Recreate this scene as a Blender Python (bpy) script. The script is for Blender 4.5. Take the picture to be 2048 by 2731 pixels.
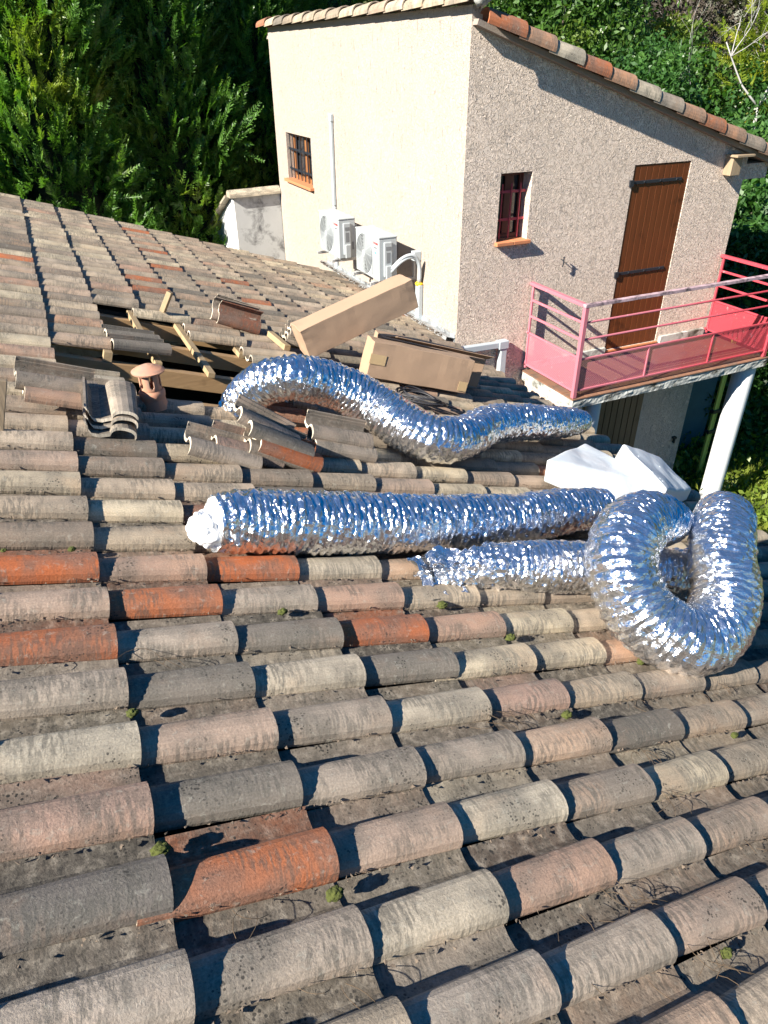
import bpy, bmesh, math, random
import numpy as np
from mathutils import Vector, Matrix, noise
from math import sin, cos, pi, radians, sqrt
for o in list(bpy.data.objects): bpy.data.objects.remove(o)
sc = bpy.context.scene
C = sc.collection
rnd = random.Random(7)

# ------------------------------------------------------------------ camera
cd = bpy.data.cameras.new('camera'); cam = bpy.data.objects.new('camera', cd); C.objects.link(cam)
R_ = ((0.90572, -0.42382, -0.00697), (-0.23433, -0.48693, -0.84142), (0.35322, 0.76372, -0.54034))
mw = Matrix.Identity(4)
for i in range(3):
    mw[i][0] = R_[0][i]; mw[i][1] = -R_[1][i]; mw[i][2] = -R_[2][i]
cam.matrix_world = mw
cd.sensor_fit = 'HORIZONTAL'; cd.sensor_width = 36; cd.lens = 36*1537.65/1659
cd.clip_start = .05; cd.clip_end = 3000
sc.camera = cam
sc.render.resolution_x = 768; sc.render.resolution_y = 1024
# ------------------------------------------------------------------ light
SUN = Vector((4.2, 1.0, -2.9)).normalized()
w = bpy.data.worlds.new('World'); sc.world = w; w.use_nodes = True
nt = w.node_tree; nt.nodes.clear()
sky = nt.nodes.new('ShaderNodeTexSky'); sky.sky_type = 'NISHITA'; sky.sun_disc = False
sky.sun_elevation = math.asin(-SUN.z); sky.sun_rotation = math.atan2(-SUN.x, -SUN.y)
sky.air_density = 1.0; sky.dust_density = .0; sky.ozone_density = 5.0
bg = nt.nodes.new('ShaderNodeBackground'); bg.inputs[1].default_value = .05
wo = nt.nodes.new('ShaderNodeOutputWorld')
hs_ = nt.nodes.new('ShaderNodeHueSaturation'); hs_.inputs['Saturation'].default_value = 1.35
nt.links.new(sky.outputs[0], hs_.inputs['Color']); nt.links.new(hs_.outputs[0], bg.inputs[0]); nt.links.new(bg.outputs[0], wo.inputs[0])
sl = bpy.data.lights.new('sun', 'SUN'); sl.energy = 5.0; sl.angle = radians(.53); sl.color = (1, .93, .82)
so = bpy.data.objects.new('sun', sl); C.objects.link(so); so.rotation_euler = SUN.to_track_quat('-Z', 'Y').to_euler()
so.location = (-20, -5, 20)
sc.view_settings.view_transform = 'Standard'; sc.view_settings.look = 'None'
sc.view_settings.exposure = 1.42; sc.view_settings.gamma = 1; sc.view_settings.use_curve_mapping = False

# ------------------------------------------------------------------ helpers
def tag(o, label=None, cat=None, group=None, kind=None):
    if label: o['label'] = label
    if cat: o['category'] = cat
    if group: o['group'] = group
    if kind: o['kind'] = kind
    return o
def link(name, me, parent=None, m=None):
    o = bpy.data.objects.new(name, me); C.objects.link(o)
    if m is not None and me is not None:
        for x in (m if isinstance(m, (list, tuple)) else [m]): me.materials.append(x)
    if parent: o.parent = parent; o.matrix_parent_inverse = parent.matrix_world.inverted()
    return o
def empty(name, loc, label, cat, group=None):
    o = bpy.data.objects.new(name, None); C.objects.link(o); o.location = loc; o.empty_display_size = .1
    o.matrix_world = Matrix.Translation(loc)
    return tag(o, label, cat, group)
class MB:
    """collects geometry of ONE mesh object"""
    def __init__(s): s.v = []; s.f = []; s.mi = []; s.uv = []; s.col = []; s.cur = 0
    def add(s, vs, fs, uvs=None, col=None):
        b = len(s.v); s.v += [tuple(p) for p in vs]; 
        for i, f in enumerate(fs):
            s.f.append(tuple(b+k for k in f)); s.mi.append(s.cur)
            for k in f:
                s.uv.append(uvs[k] if uvs else (0., 0.)); s.col.append(col if col else (.5, .5, .5, 0.))
        return s
    def box(s, x0, x1, y0, y1, z0, z1, M=None):
        vs = [Vector((x, y, z)) for z in (z0, z1) for y in (y0, y1) for x in (x0, x1)]
        if M is not None: vs = [M @ p for p in vs]
        return s.add(vs, [(0, 2, 3, 1), (4, 5, 7, 6), (0, 1, 5, 4), (2, 6, 7, 3), (0, 4, 6, 2), (1, 3, 7, 5)])
    def bar(s, a, b, wx, wz, up=(0, 0, 1)):
        a = Vector(a); b = Vector(b); d = (b-a).normalized(); side = d.cross(Vector(up)).normalized(); u = side.cross(d)
        vs = [p+side*sx*wx/2+u*sz*wz/2 for p in (a, b) for sz in (-1, 1) for sx in (-1, 1)]
        return s.add(vs, [(0, 1, 3, 2), (4, 6, 7, 5), (0, 4, 5, 1), (2, 3, 7, 6), (0, 2, 6, 4), (1, 5, 7, 3)])
    def tube(s, pts, r, n=10, caps=True):
        pts = [Vector(p) for p in pts]; rs = r if isinstance(r, (list, tuple)) else [r]*len(pts)
        vs = []; fs = []; up = None
        for i, p in enumerate(pts):
            d = (pts[min(i+1, len(pts)-1)]-pts[max(i-1, 0)]).normalized()
            if up is None: up = d.orthogonal().normalized()
            up = (up-d*up.dot(d)).normalized(); sd = d.cross(up)
            for k in range(n):
                a = 2*pi*k/n; vs.append(p+up*cos(a)*rs[i]+sd*sin(a)*rs[i])
        for i in range(len(pts)-1):
            for k in range(n): fs.append((i*n+k, i*n+(k+1) % n, (i+1)*n+(k+1) % n, (i+1)*n+k))
        if caps: fs.append(tuple(range(n-1, -1, -1))); fs.append(tuple((len(pts)-1)*n+k for k in range(n)))
        return s.add(vs, fs)
    def lathe(s, prof, c, n=32, M=None):
        vs = []; fs = []
        for r, z in prof:
            for k in range(n):
                p = Vector((r*cos(2*pi*k/n), r*sin(2*pi*k/n), z))
                if M is not None: p = M @ p
                vs.append(p+Vector(c))
        for i in range(len(prof)-1):
            for k in range(n): fs.append((i*n+k, i*n+(k+1) % n, (i+1)*n+(k+1) % n, (i+1)*n+k))
        return s.add(vs, fs)
    def build(s, name, m, parent=None, smooth=False, bevel=0, seg=2, origin=None):
        me = bpy.data.meshes.new(name); 
        vv = s.v
        if origin is not None: vv = [tuple(Vector(p)-Vector(origin)) for p in s.v]
        me.from_pydata(vv, [], s.f); me.polygons.foreach_set('material_index', s.mi)
        ul = me.uv_layers.new(name='UV'); ul.data.foreach_set('uv', [c for t in s.uv for c in t])
        ca = me.color_attributes.new('Col', 'FLOAT_COLOR', 'CORNER'); ca.data.foreach_set('color', [c for t in s.col for c in t])
        if smooth: me.polygons.foreach_set('use_smooth', [True]*len(me.polygons))
        me.update()
        o = link(name, me, parent, m)
        if origin is not None: o.location = origin
        if bevel:
            md = o.modifiers.new('bevel', 'BEVEL'); md.width = bevel; md.segments = seg; md.limit_method = 'ANGLE'; md.angle_limit = radians(40)
        return o
# ------------------------------------------------------------------ materials
def mat(name):
    m = bpy.data.materials.new(name); m.use_nodes = True; t = m.node_tree; t.nodes.clear()
    return m, t, t.nodes, t.links
def N(nodes, typ, **k):
    n = nodes.new(typ)
    for a, b in k.items():
        if a.startswith('i_'):
            n.inputs[int(a[2:]) if a[2:].isdigit() else a[2:]].default_value = b
        else: setattr(n, a, b)
    return n
def ramp(nodes, stops):
    r = nodes.new('ShaderNodeValToRGB'); e = r.color_ramp.elements
    e[0].position, e[0].color = stops[0][0], stops[0][1]; e[1].position, e[1].color = stops[-1][0], stops[-1][1]
    for p, c in stops[1:-1]:
        q = e.new(p); q.color = c
    return r
def g(v): return (v, v, v, 1)
def coords(nodes, links, kind='Object', scale=(1, 1, 1)):
    tc = nodes.new('ShaderNodeTexCoord'); mp = nodes.new('ShaderNodeMapping'); mp.inputs['Scale'].default_value = scale
    links.new(tc.outputs[kind], mp.inputs[0]); return mp.outputs[0]
def noise_n(nodes, links, co, sc_, det=3, rough=.55, dist=0):
    n = nodes.new('ShaderNodeTexNoise'); n.inputs['Scale'].default_value = sc_; n.inputs['Detail'].default_value = det
    n.inputs['Roughness'].default_value = rough; n.inputs['Distortion'].default_value = dist
    links.new(co, n.inputs['Vector']); return n.outputs['Fac']
def mixc(nodes, links, f, a, b, typ='MIX'):
    n = nodes.new('ShaderNodeMix'); n.data_type = 'RGBA'; n.blend_type = typ
    for k, v in ((0, f), (6, a), (7, b)):
        if hasattr(v, 'links'): links.new(v, n.inputs[k])
        else: n.inputs[k].default_value = v
    return n.outputs[2]
def out(nodes, links, sh):
    o = nodes.new('ShaderNodeOutputMaterial'); links.new(sh, o.inputs[0]); return o
def simple(name, col, rough=.6, metal=0, var=.12, vs=8, bump=0, bs=60, scale=(1, 1, 1), dirt=None, ds=6, spec=.5):
    m, t, n, l = mat(name)
    co = coords(n, l, 'Object', scale)
    f = noise_n(n, l, co, vs, 4)
    a = tuple(min(1, c*(1+var)) for c in col[:3])+(1,); b = tuple(c*(1-var) for c in col[:3])+(1,)
    c = mixc(n, l, f, b, a)
    if dirt:
        r = ramp(n, [(.5, g(0)), (.68, g(1))]); l.new(noise_n(n, l, co, ds, 6, .65, .4), r.inputs[0])
        c = mixc(n, l, r.outputs[0], c, dirt+(1,))
    p = N(n, 'ShaderNodeBsdfPrincipled'); l.new(c, p.inputs['Base Color']); p.inputs['Roughness'].default_value = rough
    p.inputs['Metallic'].default_value = metal; p.inputs['Specular IOR Level'].default_value = spec
    if bump:
        bn = N(n, 'ShaderNodeBump'); bn.inputs['Distance'].default_value = bump; l.new(noise_n(n, l, co, bs, 4), bn.inputs['Height']); l.new(bn.outputs[0], p.inputs['Normal'])
    out(n, l, p.outputs[0]); return m

def tile_material():
    m, t, n, l = mat('weathered_clay')
    uv = n.new('ShaderNodeUVMap'); uv.uv_map = 'UV'
    at = n.new('ShaderNodeVertexColor'); at.layer_name = 'Col'
    def mp(s):
        q = n.new('ShaderNodeMapping'); q.inputs['Scale'].default_value = s; l.new(uv.outputs[0], q.inputs[0]); return q.outputs[0]
    base = at.outputs['Color']
    # big soft patches: sooty grey to warm
    big = noise_n(n, l, mp((5, 5, 1)), 1, 2)
    r1 = ramp(n, [(.42, g(0)), (.60, g(1))]); l.new(big, r1.inputs[0])
    c = mixc(n, l, r1.outputs[0], base, mixc(n, l, .55, base, (.16, .145, .12, 1)))
    bg2 = noise_n(n, l, mp((3.1, 4.3, 1)), 1, 3, .6); r1b = ramp(n, [(.54, g(0)), (.68, g(.45))]); l.new(bg2, r1b.inputs[0])
    c = mixc(n, l, r1b.outputs[0], c, mixc(n, l, .5, base, (.38, .20, .10, 1)))
    # streaks across the barrel
    st = noise_n(n, l, mp((85, 16, 1)), 1, 4, .6, .3)
    r2 = ramp(n, [(.44, g(0)), (.56, g(1))]); l.new(st, r2.inputs[0])
    msk = noise_n(n, l, mp((6, 7, 1)), 1, 2); rm = ramp(n, [(.40, g(0)), (.58, g(.9))]); l.new(msk, rm.inputs[0])
    mm = N(n, 'ShaderNodeMath', operation='MULTIPLY'); l.new(r2.outputs[0], mm.inputs[0]); l.new(rm.outputs[0], mm.inputs[1])
    c = mixc(n, l, mm.outputs[0], c, mixc(n, l, .7, base, (.10, .095, .08, 1)))
    # fine grain
    fg = noise_n(n, l, mp((160, 160, 1)), 1, 4, .7)
    r3 = ramp(n, [(.3, g(.72)), (.7, g(1.22))]); l.new(fg, r3.inputs[0])
    c = mixc(n, l, 1.0, c, r3.outputs[0], 'MULTIPLY')
    # pale lichen
    li = noise_n(n, l, mp((38, 38, 1)), 1, 5, .7, .6); r4 = ramp(n, [(.57, g(0)), (.68, g(.42))]); l.new(li, r4.inputs[0])
    c = mixc(n, l, r4.outputs[0], c, (.42, .40, .33, 1))
    # dirt in the channel (alpha of Col)
    dn = noise_n(n, l, mp((30, 30, 1)), 1, 5, .7); rd = ramp(n, [(.38, (.04, .036, .03, 1)), (.52, (.105, .093, .076, 1)), (.66, (.27, .24, .195, 1))]); l.new(dn, rd.inputs[0])
    da = N(n, 'ShaderNodeMath', operation='MULTIPLY'); l.new(at.outputs['Alpha'], da.inputs[0]); da.inputs[1].default_value = .85
    c = mixc(n, l, da.outputs[0], c, rd.outputs[0])
    # black lichen dots, where a patch mask allows
    vo = N(n, 'ShaderNodeTexVoronoi', feature='F1'); vo.inputs['Scale'].default_value = 1; l.new(mp((95, 95, 1)), vo.inputs['Vector'])
    vn = N(n, 'ShaderNodeMath', operation='MULTIPLY_ADD'); l.new(noise_n(n, l, mp((28, 28, 1)), 1, 2), vn.inputs[0]); vn.inputs[1].default_value = .9; l.new(vo.outputs['Distance'], vn.inputs[2])
    rv = ramp(n, [(.68, g(1)), (.76, g(0))]); l.new(vn.outputs[0], rv.inputs[0])
    pm = noise_n(n, l, mp((5, 5, 1)), 1, 3, .7); rq = ramp(n, [(.53, g(0)), (.62, g(.8))]); l.new(pm, rq.inputs[0])
    mx = N(n, 'ShaderNodeMath', operation='MULTIPLY_ADD', use_clamp=True); l.new(at.outputs['Alpha'], mx.inputs[0]); mx.inputs[1].default_value = .5; l.new(rq.outputs[0], mx.inputs[2])
    md = N(n, 'ShaderNodeMath', operation='MULTIPLY'); l.new(rv.outputs[0], md.inputs[0]); l.new(mx.outputs[0], md.inputs[1])
    c = mixc(n, l, md.outputs[0], c, (.035, .033, .03, 1))
    p = N(n, 'ShaderNodeBsdfPrincipled'); l.new(c, p.inputs['Base Color']); p.inputs['Roughness'].default_value = .88; p.inputs['Specular IOR Level'].default_value = .25
    hs = N(n, 'ShaderNodeMath', operation='ADD'); l.new(fg, hs.inputs[0]); l.new(li, hs.inputs[1])
    bn = N(n, 'ShaderNodeBump'); bn.inputs['Distance'].default_value = .0022; bn.inputs['Strength'].default_value = .7; l.new(hs.outputs[0], bn.inputs['Height']); l.new(bn.outputs[0], p.inputs['Normal'])
    out(n, l, p.outputs[0]); return m
TILE = tile_material()

def stucco(name, col, streak=True, stain=.5, wc=.14, worm=.032, wscale=24):
    m, t, n, l = mat(name); co = coords(n, l)
    f = noise_n(n, l, co, 1.1, 4); c = mixc(n, l, f, tuple(x*.86 for x in col)+(1,), tuple(min(1, x*1.1) for x in col)+(1,))
    if streak:
        co2 = coords(n, l, 'Object', (8, 8, 1.7)); s = noise_n(n, l, co2, 3, 6, .72, .2); r = ramp(n, [(.57, g(0)), (.66, g(stain))]); l.new(s, r.inputs[0])
        c = mixc(n, l, r.outputs[0], c, (.20, .18, .16, 1))
    wn = noise_n(n, l, co, wscale, 2, .5, 1.6)
    rw = ramp(n, [(.40, g(0)), (.52, g(1)), (.60, g(.75))]); l.new(wn, rw.inputs[0])
    c = mixc(n, l, wc, c, mixc(n, l, rw.outputs[0], tuple(x*.6 for x in col)+(1,), tuple(x for x in col)+(1,)))  # hollows of the render darkened in the colour to stand for their shadow
    p = N(n, 'ShaderNodeBsdfPrincipled'); l.new(c, p.inputs['Base Color']); p.inputs['Roughness'].default_value = .92; p.inputs['Specular IOR Level'].default_value = .15
    bn = N(n, 'ShaderNodeBump'); bn.inputs['Distance'].default_value = worm; bn.inputs['Strength'].default_value = 1; l.new(rw.outputs[0], bn.inputs['Height']); l.new(bn.outputs[0], p.inputs['Normal'])
    out(n, l, p.outputs[0]); return m
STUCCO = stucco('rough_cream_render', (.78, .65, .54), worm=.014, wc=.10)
STUCCO2 = stucco('sun_dimmed_cream_render', (.45, .385, .325), worm=.005, wscale=30, stain=.75, wc=.04)  # same render as the front wall, base colour darkened to offset full sun
SHADEREND = simple('smooth_shade_toned_render', (.50, .51, .50), .9, var=.15, vs=3, bump=.002, bs=30, dirt=(.12, .12, .12), ds=3.5)  # lean-to front, grey of the grazing light put into the colour; stains on top

def wood(name, c1, c2, ax=0, rough=.6, sc_=1):
    m, t, n, l = mat(name); s = [22, 22, 22]; s[ax] = 1.6
    co = coords(n, l, 'Object', tuple(x*sc_ for x in s))
    f = noise_n(n, l, co, 1.5, 5, .65, .8); c = mixc(n, l, f, c1+(1,), c2+(1,))
    k = noise_n(n, l, coords(n, l), 5, 3); r = ramp(n, [(.6, g(0)), (.75, g(.6))]); l.new(k, r.inputs[0])
    c = mixc(n, l, r.outputs[0], c, tuple(x*.35 for x in c1)+(1,))
    p = N(n, 'ShaderNodeBsdfPrincipled'); l.new(c, p.inputs['Base Color']); p.inputs['Roughness'].default_value = rough
    bn = N(n, 'ShaderNodeBump'); bn.inputs['Distance'].default_value = .002; l.new(f, bn.inputs['Height']); l.new(bn.outputs[0], p.inputs['Normal'])
    out(n, l, p.outputs[0]); return m
RAFTER = wood('sawn_timber', (.29, .175, .085), (.43, .28, .14), 0)
BATTEN = wood('pale_batten_timber', (.28, .20, .11), (.46, .34, .19), 1)
OLDWOOD = wood('weathered_timber', (.22, .15, .09), (.42, .33, .22), 2)
DOORW = wood('varnished_plank', (.085, .024, .008), (.17, .05, .015), 2, .35)
DARKPLANK = wood('dark_plank', (.10, .06, .03), (.22, .14, .08), 2, .6)
IRON = simple('black_iron', (.03, .035, .045), .45, .3, bump=.001)
WHITEPVC = simple('white_plastic', (.40, .45, .48), .35, var=.04)
WHITEMET = simple('white_painted_metal', (.38, .41, .42), .4, var=.05)
GREYMET = simple('grey_metal', (.45, .45, .44), .45, .3, var=.1)  # plain grey metal for the unit brackets
ZINC = simple('zinc_sheet', (.55, .58, .60), .35, .6, var=.1, dirt=(.2, .2, .2))
TERRA = simple('terracotta', (.48, .24, .15), .8, var=.15, vs=20, bump=.001, dirt=(.25, .2, .16))
SILL = simple('terracotta_sill', (.52, .20, .09), .7, var=.12, vs=14, bump=.001, bs=80)
PAVE = simple('terracotta_paving', (.22, .11, .065), .8, var=.2, vs=12, bump=.001, dirt=(.12, .09, .07))
CONCRETE = simple('stained_concrete', (.46, .47, .44), .9, var=.3, vs=14, bump=.006, bs=35, dirt=(.055, .05, .035), ds=5)
COLUMN = simple('white_painted_column', (.66, .68, .69), .6, var=.06, bump=.001)
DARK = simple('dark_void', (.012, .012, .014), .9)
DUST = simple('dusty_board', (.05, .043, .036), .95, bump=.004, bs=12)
YELLOW = simple('yellow_tape', (.80, .52, .02), .5)
POLEY = simple('yellow_green_paint', (.55, .58, .12), .5)
TEAL = simple('dark_teal_paint', (.06, .12, .13), .7, var=.2)
INSUL = simple('white_wadding', (.88, .88, .87), .95, var=.05, bump=.008, bs=45)
BAG = simple('white_sheet', (.68, .73, .76), .5, var=.03, bump=.008, bs=5, dirt=(.70, .71, .72), ds=4)
CARD = simple('brown_cardboard', (.37, .25, .165), .8, var=.06, vs=3, bump=.0008, bs=12)
CARDIN = simple('cardboard_inside', (.30, .19, .12), .85)
PTAPE = simple('parcel_tape', (.47, .34, .19), .25, var=.05)
CABLE = simple('black_cable_rubber', (.03, .03, .035), .5)
RUST = simple('rusty_iron', (.10, .055, .03), .8)
BARK = simple('grey_bark', (.13, .10, .075), .9, bump=.01, bs=15)
PALEBARK = simple('pale_bare_bark', (.36, .35, .34), .8, var=.15, bump=.003, bs=30)
MOSS = simple('green_moss', (.06, .072, .012), .95, var=.4, vs=60, bump=.004, bs=150)
NEEDLE = simple('dry_needles', (.11, .075, .045), .9, var=.3, vs=40)
DEBRIS = simple('leaf_debris', (.13, .10, .075), .95, var=.5, vs=50, bump=.003)
LOGOR = simple('red_print', (.45, .03, .03), .5)
LOGOB = simple('blue_print', (.03, .45, .75), .5)
PRINTG = simple('grey_print', (.18, .19, .2), .5)
GLASS = simple('dark_glass', (.02, .025, .03), .08, spec=.8)

def rail_paint():
    m, t, n, l = mat('faded_red_paint'); co = coords(n, l)
    # sun-bleached pink near, still red at the far end (real fading along X)
    sx = N(n, 'ShaderNodeSeparateXYZ'); l.new(co, sx.inputs[0])
    mr = N(n, 'ShaderNodeMapRange'); l.new(sx.outputs[0], mr.inputs[0]); mr.inputs[1].default_value = .7; mr.inputs[2].default_value = 2.9
    ad = N(n, 'ShaderNodeMath', operation='MULTIPLY_ADD'); l.new(noise_n(n, l, co, 5, 4), ad.inputs[0]); ad.inputs[1].default_value = .6; l.new(mr.outputs[0], ad.inputs[2])
    r = ramp(n, [(.35, (.48, .15, .19, 1)), (1.0, (.44, .05, .07, 1))]); l.new(ad.outputs[0], r.inputs[0])
    f2 = noise_n(n, l, co, 14, 6, .7, .5); r2 = ramp(n, [(.60, g(0)), (.72, g(.7))]); l.new(f2, r2.inputs[0])
    c = mixc(n, l, r2.outputs[0], r.outputs[0], (.55, .42, .42, 1))
    p = N(n, 'ShaderNodeBsdfPrincipled'); l.new(c, p.inputs['Base Color']); p.inputs['Roughness'].default_value = .6
    out(n, l, p.outputs[0]); return m, c, p
RAIL, _, _ = rail_paint()
def perf():
    m, c, p = rail_paint(); m.name = 'perforated_red_sheet'; t = m.node_tree; n = t.nodes; l = t.links
    uv = n.new('ShaderNodeUVMap'); uv.uv_map = 'UV'
    P_ = .0235
    dots = []
    for off in ((0, 0, 0), (.5, .5, 0)):
        q = n.new('ShaderNodeMapping'); q.inputs['Scale'].default_value = (1/P_, 1/P_, 1); q.inputs['Location'].default_value = off; l.new(uv.outputs[0], q.inputs[0])
        fr = N(n, 'ShaderNodeVectorMath', operation='FRACTION'); l.new(q.outputs[0], fr.inputs[0])
        sb = N(n, 'ShaderNodeVectorMath', operation='DISTANCE'); l.new(fr.outputs[0], sb.inputs[0]); sb.inputs[1].default_value = (.5, .5, 0)
        lt = N(n, 'ShaderNodeMath', operation='LESS_THAN'); l.new(sb.outputs['Value'], lt.inputs[0]); lt.inputs[1].default_value = .20; dots.append(lt)
    mx = N(n, 'ShaderNodeMath', operation='MAXIMUM'); l.new(dots[0].outputs[0], mx.inputs[0]); l.new(dots[1].outputs[0], mx.inputs[1])
    tr = n.new('ShaderNodeBsdfTransparent'); ms = n.new('ShaderNodeMixShader'); l.new(mx.outputs[0], ms.inputs[0]); l.new(p.outputs[0], ms.inputs[1]); l.new(tr.outputs[0], ms.inputs[2])
    o = [x for x in n if x.type == 'OUTPUT_MATERIAL'][0]; l.new(ms.outputs[0], o.inputs[0]); return m
PERF = perf()
def foil():
    m, t, n, l = mat('crinkled_aluminium_foil')
    uv = n.new('ShaderNodeUVMap'); uv.uv_map = 'UV'
    def mp(s):
        q = n.new('ShaderNodeMapping'); q.inputs['Scale'].default_value = s; l.new(uv.outputs[0], q.inputs[0]); return q.outputs[0]
    a = noise_n(n, l, mp((95, 26, 1)), 1, 2, .5, 1.2)
    ra = ramp(n, [(.35, g(0)), (.5, g(1)), (.65, g(0))]); l.new(a, ra.inputs[0])
    v = N(n, 'ShaderNodeTexVoronoi', feature='DISTANCE_TO_EDGE'); v.inputs['Scale'].default_value = 1; l.new(mp((70, 30, 1)), v.inputs['Vector'])
    ad = N(n, 'ShaderNodeMath', operation='ADD'); l.new(ra.outputs[0], ad.inputs[0]); l.new(v.outputs['Distance'], ad.inputs[1])
    bn = N(n, 'ShaderNodeBump'); bn.inputs['Distance'].default_value = .0010; bn.inputs['Strength'].default_value = .7; l.new(ad.outputs[0], bn.inputs['Height'])
    p = N(n, 'ShaderNodeBsdfPrincipled'); p.inputs['Base Color'].default_value = (.86, .87, .89, 1); p.inputs['Metallic'].default_value = .97; p.inputs['Roughness'].default_value = .16
    l.new(bn.outputs[0], p.inputs['Normal']); out(n, l, p.outputs[0]); return m
FOIL = foil()
def leafmat(name, c1, c2, c3, trans=.35, scale=1.2):
    m, t, n, l = mat(name); co = coords(n, l)
    f = noise_n(n, l, co, scale, 3); r = ramp(n, [(.35, c1+(1,)), (.55, c2+(1,)), (.72, c3+(1,))]); l.new(f, r.inputs[0])
    f2 = noise_n(n, l, co, 14, 2); r2 = ramp(n, [(.3, g(.65)), (.7, g(1.35))]); l.new(f2, r2.inputs[0])
    c = mixc(n, l, 1.0, r.outputs[0], r2.outputs[0], 'MULTIPLY')
    p = N(n, 'ShaderNodeBsdfPrincipled'); l.new(c, p.inputs['Base Color']); p.inputs['Roughness'].default_value = .42
    tr = n.new('ShaderNodeBsdfTranslucent'); l.new(mixc(n, l, 1.0, c, (1.3, 1.5, .5, 1), 'MULTIPLY'), tr.inputs[0])
    ms = n.new('ShaderNodeMixShader'); ms.inputs[0].default_value = trans; l.new(p.outputs[0], ms.inputs[1]); l.new(tr.outputs[0], ms.inputs[2])
    out(n, l, ms.outputs[0]); return m
CYP = leafmat('cypress_foliage', (.055, .14, .022), (.09, .20, .03), (.27, .29, .03), scale=.55)
SHRUB = leafmat('glossy_shrub_leaves', (.04, .10, .02), (.07, .15, .025), (.17, .20, .03), scale=.7)
SHRUB2 = leafmat('green_shrub_leaves', (.035, .10, .025), (.06, .15, .03), (.10, .20, .04), scale=.9)
AIL = leafmat('yellow_green_leaves', (.12, .19, .02), (.20, .25, .02), (.30, .28, .02), scale=2)
DRY = leafmat('dry_brown_twigs', (.055, .045, .035), (.085, .07, .055), (.13, .11, .09), .1)
GRASSL = leafmat('grass_blades', (.10, .16, .02), (.17, .23, .03), (.25, .28, .05), scale=2)
CORESHADE = simple('crown_core_shade', (.018, .028, .010), .95, var=.4, vs=9, bump=.03, bs=14)  # solid crown core, near-black colour stands for shade inside the foliage
GROUND = simple('garden_soil', (.05, .065, .025), .95, var=.4, vs=1.5, bump=.02, bs=8)

# ------------------------------------------------------------------ roof frame
TH = radians(18.3294)
U = Vector((cos(TH), 0, -sin(TH))); V = Vector((0, 1, 0)); NN = Vector((sin(TH), 0, cos(TH)))
RO = NN*-1.45
def rp(u, v, n=0.): return RO+U*u+V*v+NN*n
def frame(O, ax, ay, az):
    M = Matrix.Identity(4)
    for i in range(3): M[i][0] = ax[i]; M[i][1] = ay[i]; M[i][2] = az[i]; M[i][3] = O[i]
    return M
ROOFM = frame(RO, U, V, NN)
PV, PT = .209, .013
def profile(L, t, full=True):
    """outer profile across a tile; t=0 head, 1 lower end -> list of (y, z, channel?)"""
    hw = .053+.013*t; hh = .048+.006*t
    P = []
    for a in range(0, 181, 20):
        x = -cos(radians(a)); z = sin(radians(a))
        sgn = 1 if x > 0 else -1
        P.append((.066+sgn*hw*abs(x)**.85, hh*z**.8 if z > 0 else 0., 0))
    P += [(.140, -.009, 1), (.158, -.018, 1), (.190, -.017, 1)]
    if full: P += [(.205, .002, 1), (.215, .022, 0), (.219, .040, 0), (.228, .040, 0)]
    else: P += [(.218, -.009, 1)]
    return P
def emit_tile(mb, M, L, col, uvo, full=True, dirt=1., seg=3, endc=None, endl=None, PT=PT):
    """solid clay tile, head at x=0 -> lower end x=L"""
    rows = []; n = None
    for i in range(seg+1):
        t = i/seg; pr = profile(L, t, full); n = len(pr)
        top = [M @ Vector((L*t, y, z)) for y, z, c in pr]
        bot = [M @ Vector((L*t, y*.94+.004, z-PT)) for y, z, c in pr]
        rows.append((top, bot))
    pr = profile(L, 1, full); s = [0]
    for i in range(1, n): s.append(s[-1]+math.hypot(pr[i][0]-pr[i-1][0], pr[i][1]-pr[i-1][1]))
    vs = []; uv = []
    for i, (a, b) in enumerate(rows):
        vs += a+b; uv += [(uvo[0]+L*i/seg, uvo[1]+q) for q in s]*2
    def put(f, al): mb.add_raw(vs, f, uv, al)
    base = len(mb.v); mb.v += [tuple(p) for p in vs]
    def face(f, al, cc=None):
        mb.f.append(tuple(base+k for k in f)); mb.mi.append(0); cc = cc or col
        for k in f: mb.uv.append(uv[k]); mb.col.append((cc[0], cc[1], cc[2], al))
    w2 = 2*n
    for i in range(seg):
        for j in range(n-1):
            al = dirt if pr[j+1][2] else 0.
            face((i*w2+j, (i+1)*w2+j, (i+1)*w2+j+1, i*w2+j+1), al)
            face((i*w2+n+j, i*w2+n+j+1, (i+1)*w2+n+j+1, (i+1)*w2+n+j), al*.3)
        face((i*w2, i*w2+n, (i+1)*w2+n, (i+1)*w2), 0)
        face((i*w2+n-1, (i+1)*w2+n-1, (i+1)*w2+2*n-1, i*w2+2*n-1), 0)
    for j in range(n-1):
        face((j, j+1, n+j+1, n+j), 0, endc); b = seg*w2
        face((b+j, b+n+j, b+n+j+1, b+j+1), 0, endl)
BEIGE = [(.42, .345, .27), (.37, .305, .24), (.44, .365, .28), (.33, .265, .205), (.40, .31, .245), (.43, .36, .29), (.29, .235, .19)]
PINK = [(.43, .28, .20), (.40, .265, .20), (.42, .31, .235)]
DGREY = [(.17, .15, .13), (.22, .19, .155)]
ORANGE = [(.44, .13, .05), (.42, .145, .065), (.36, .12, .055)]
YEL = [(.50, .425, .32), (.52, .45, .34)]
def rand_col(r):
    x = r.random()
    L = BEIGE if x < .66 else PINK if x < .72 else YEL if x < .91 else DGREY if x < .98 else ORANGE
    c = L[int(r.random()*len(L))]; k = r.uniform(.86, 1.12); return (c[0]*k*1.02, c[1]*k*.985, c[2]*k*.92)
UPK, U0, V0 = .372, .4045, .6946
hole = set()
for r in range(16, 20): hole.add((1, r))
for r in range(16, 26): hole.add((2, r))
for r in range(16, 25): hole.add((3, r))
for r in range(16, 23): hole.add((4, r))
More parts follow.
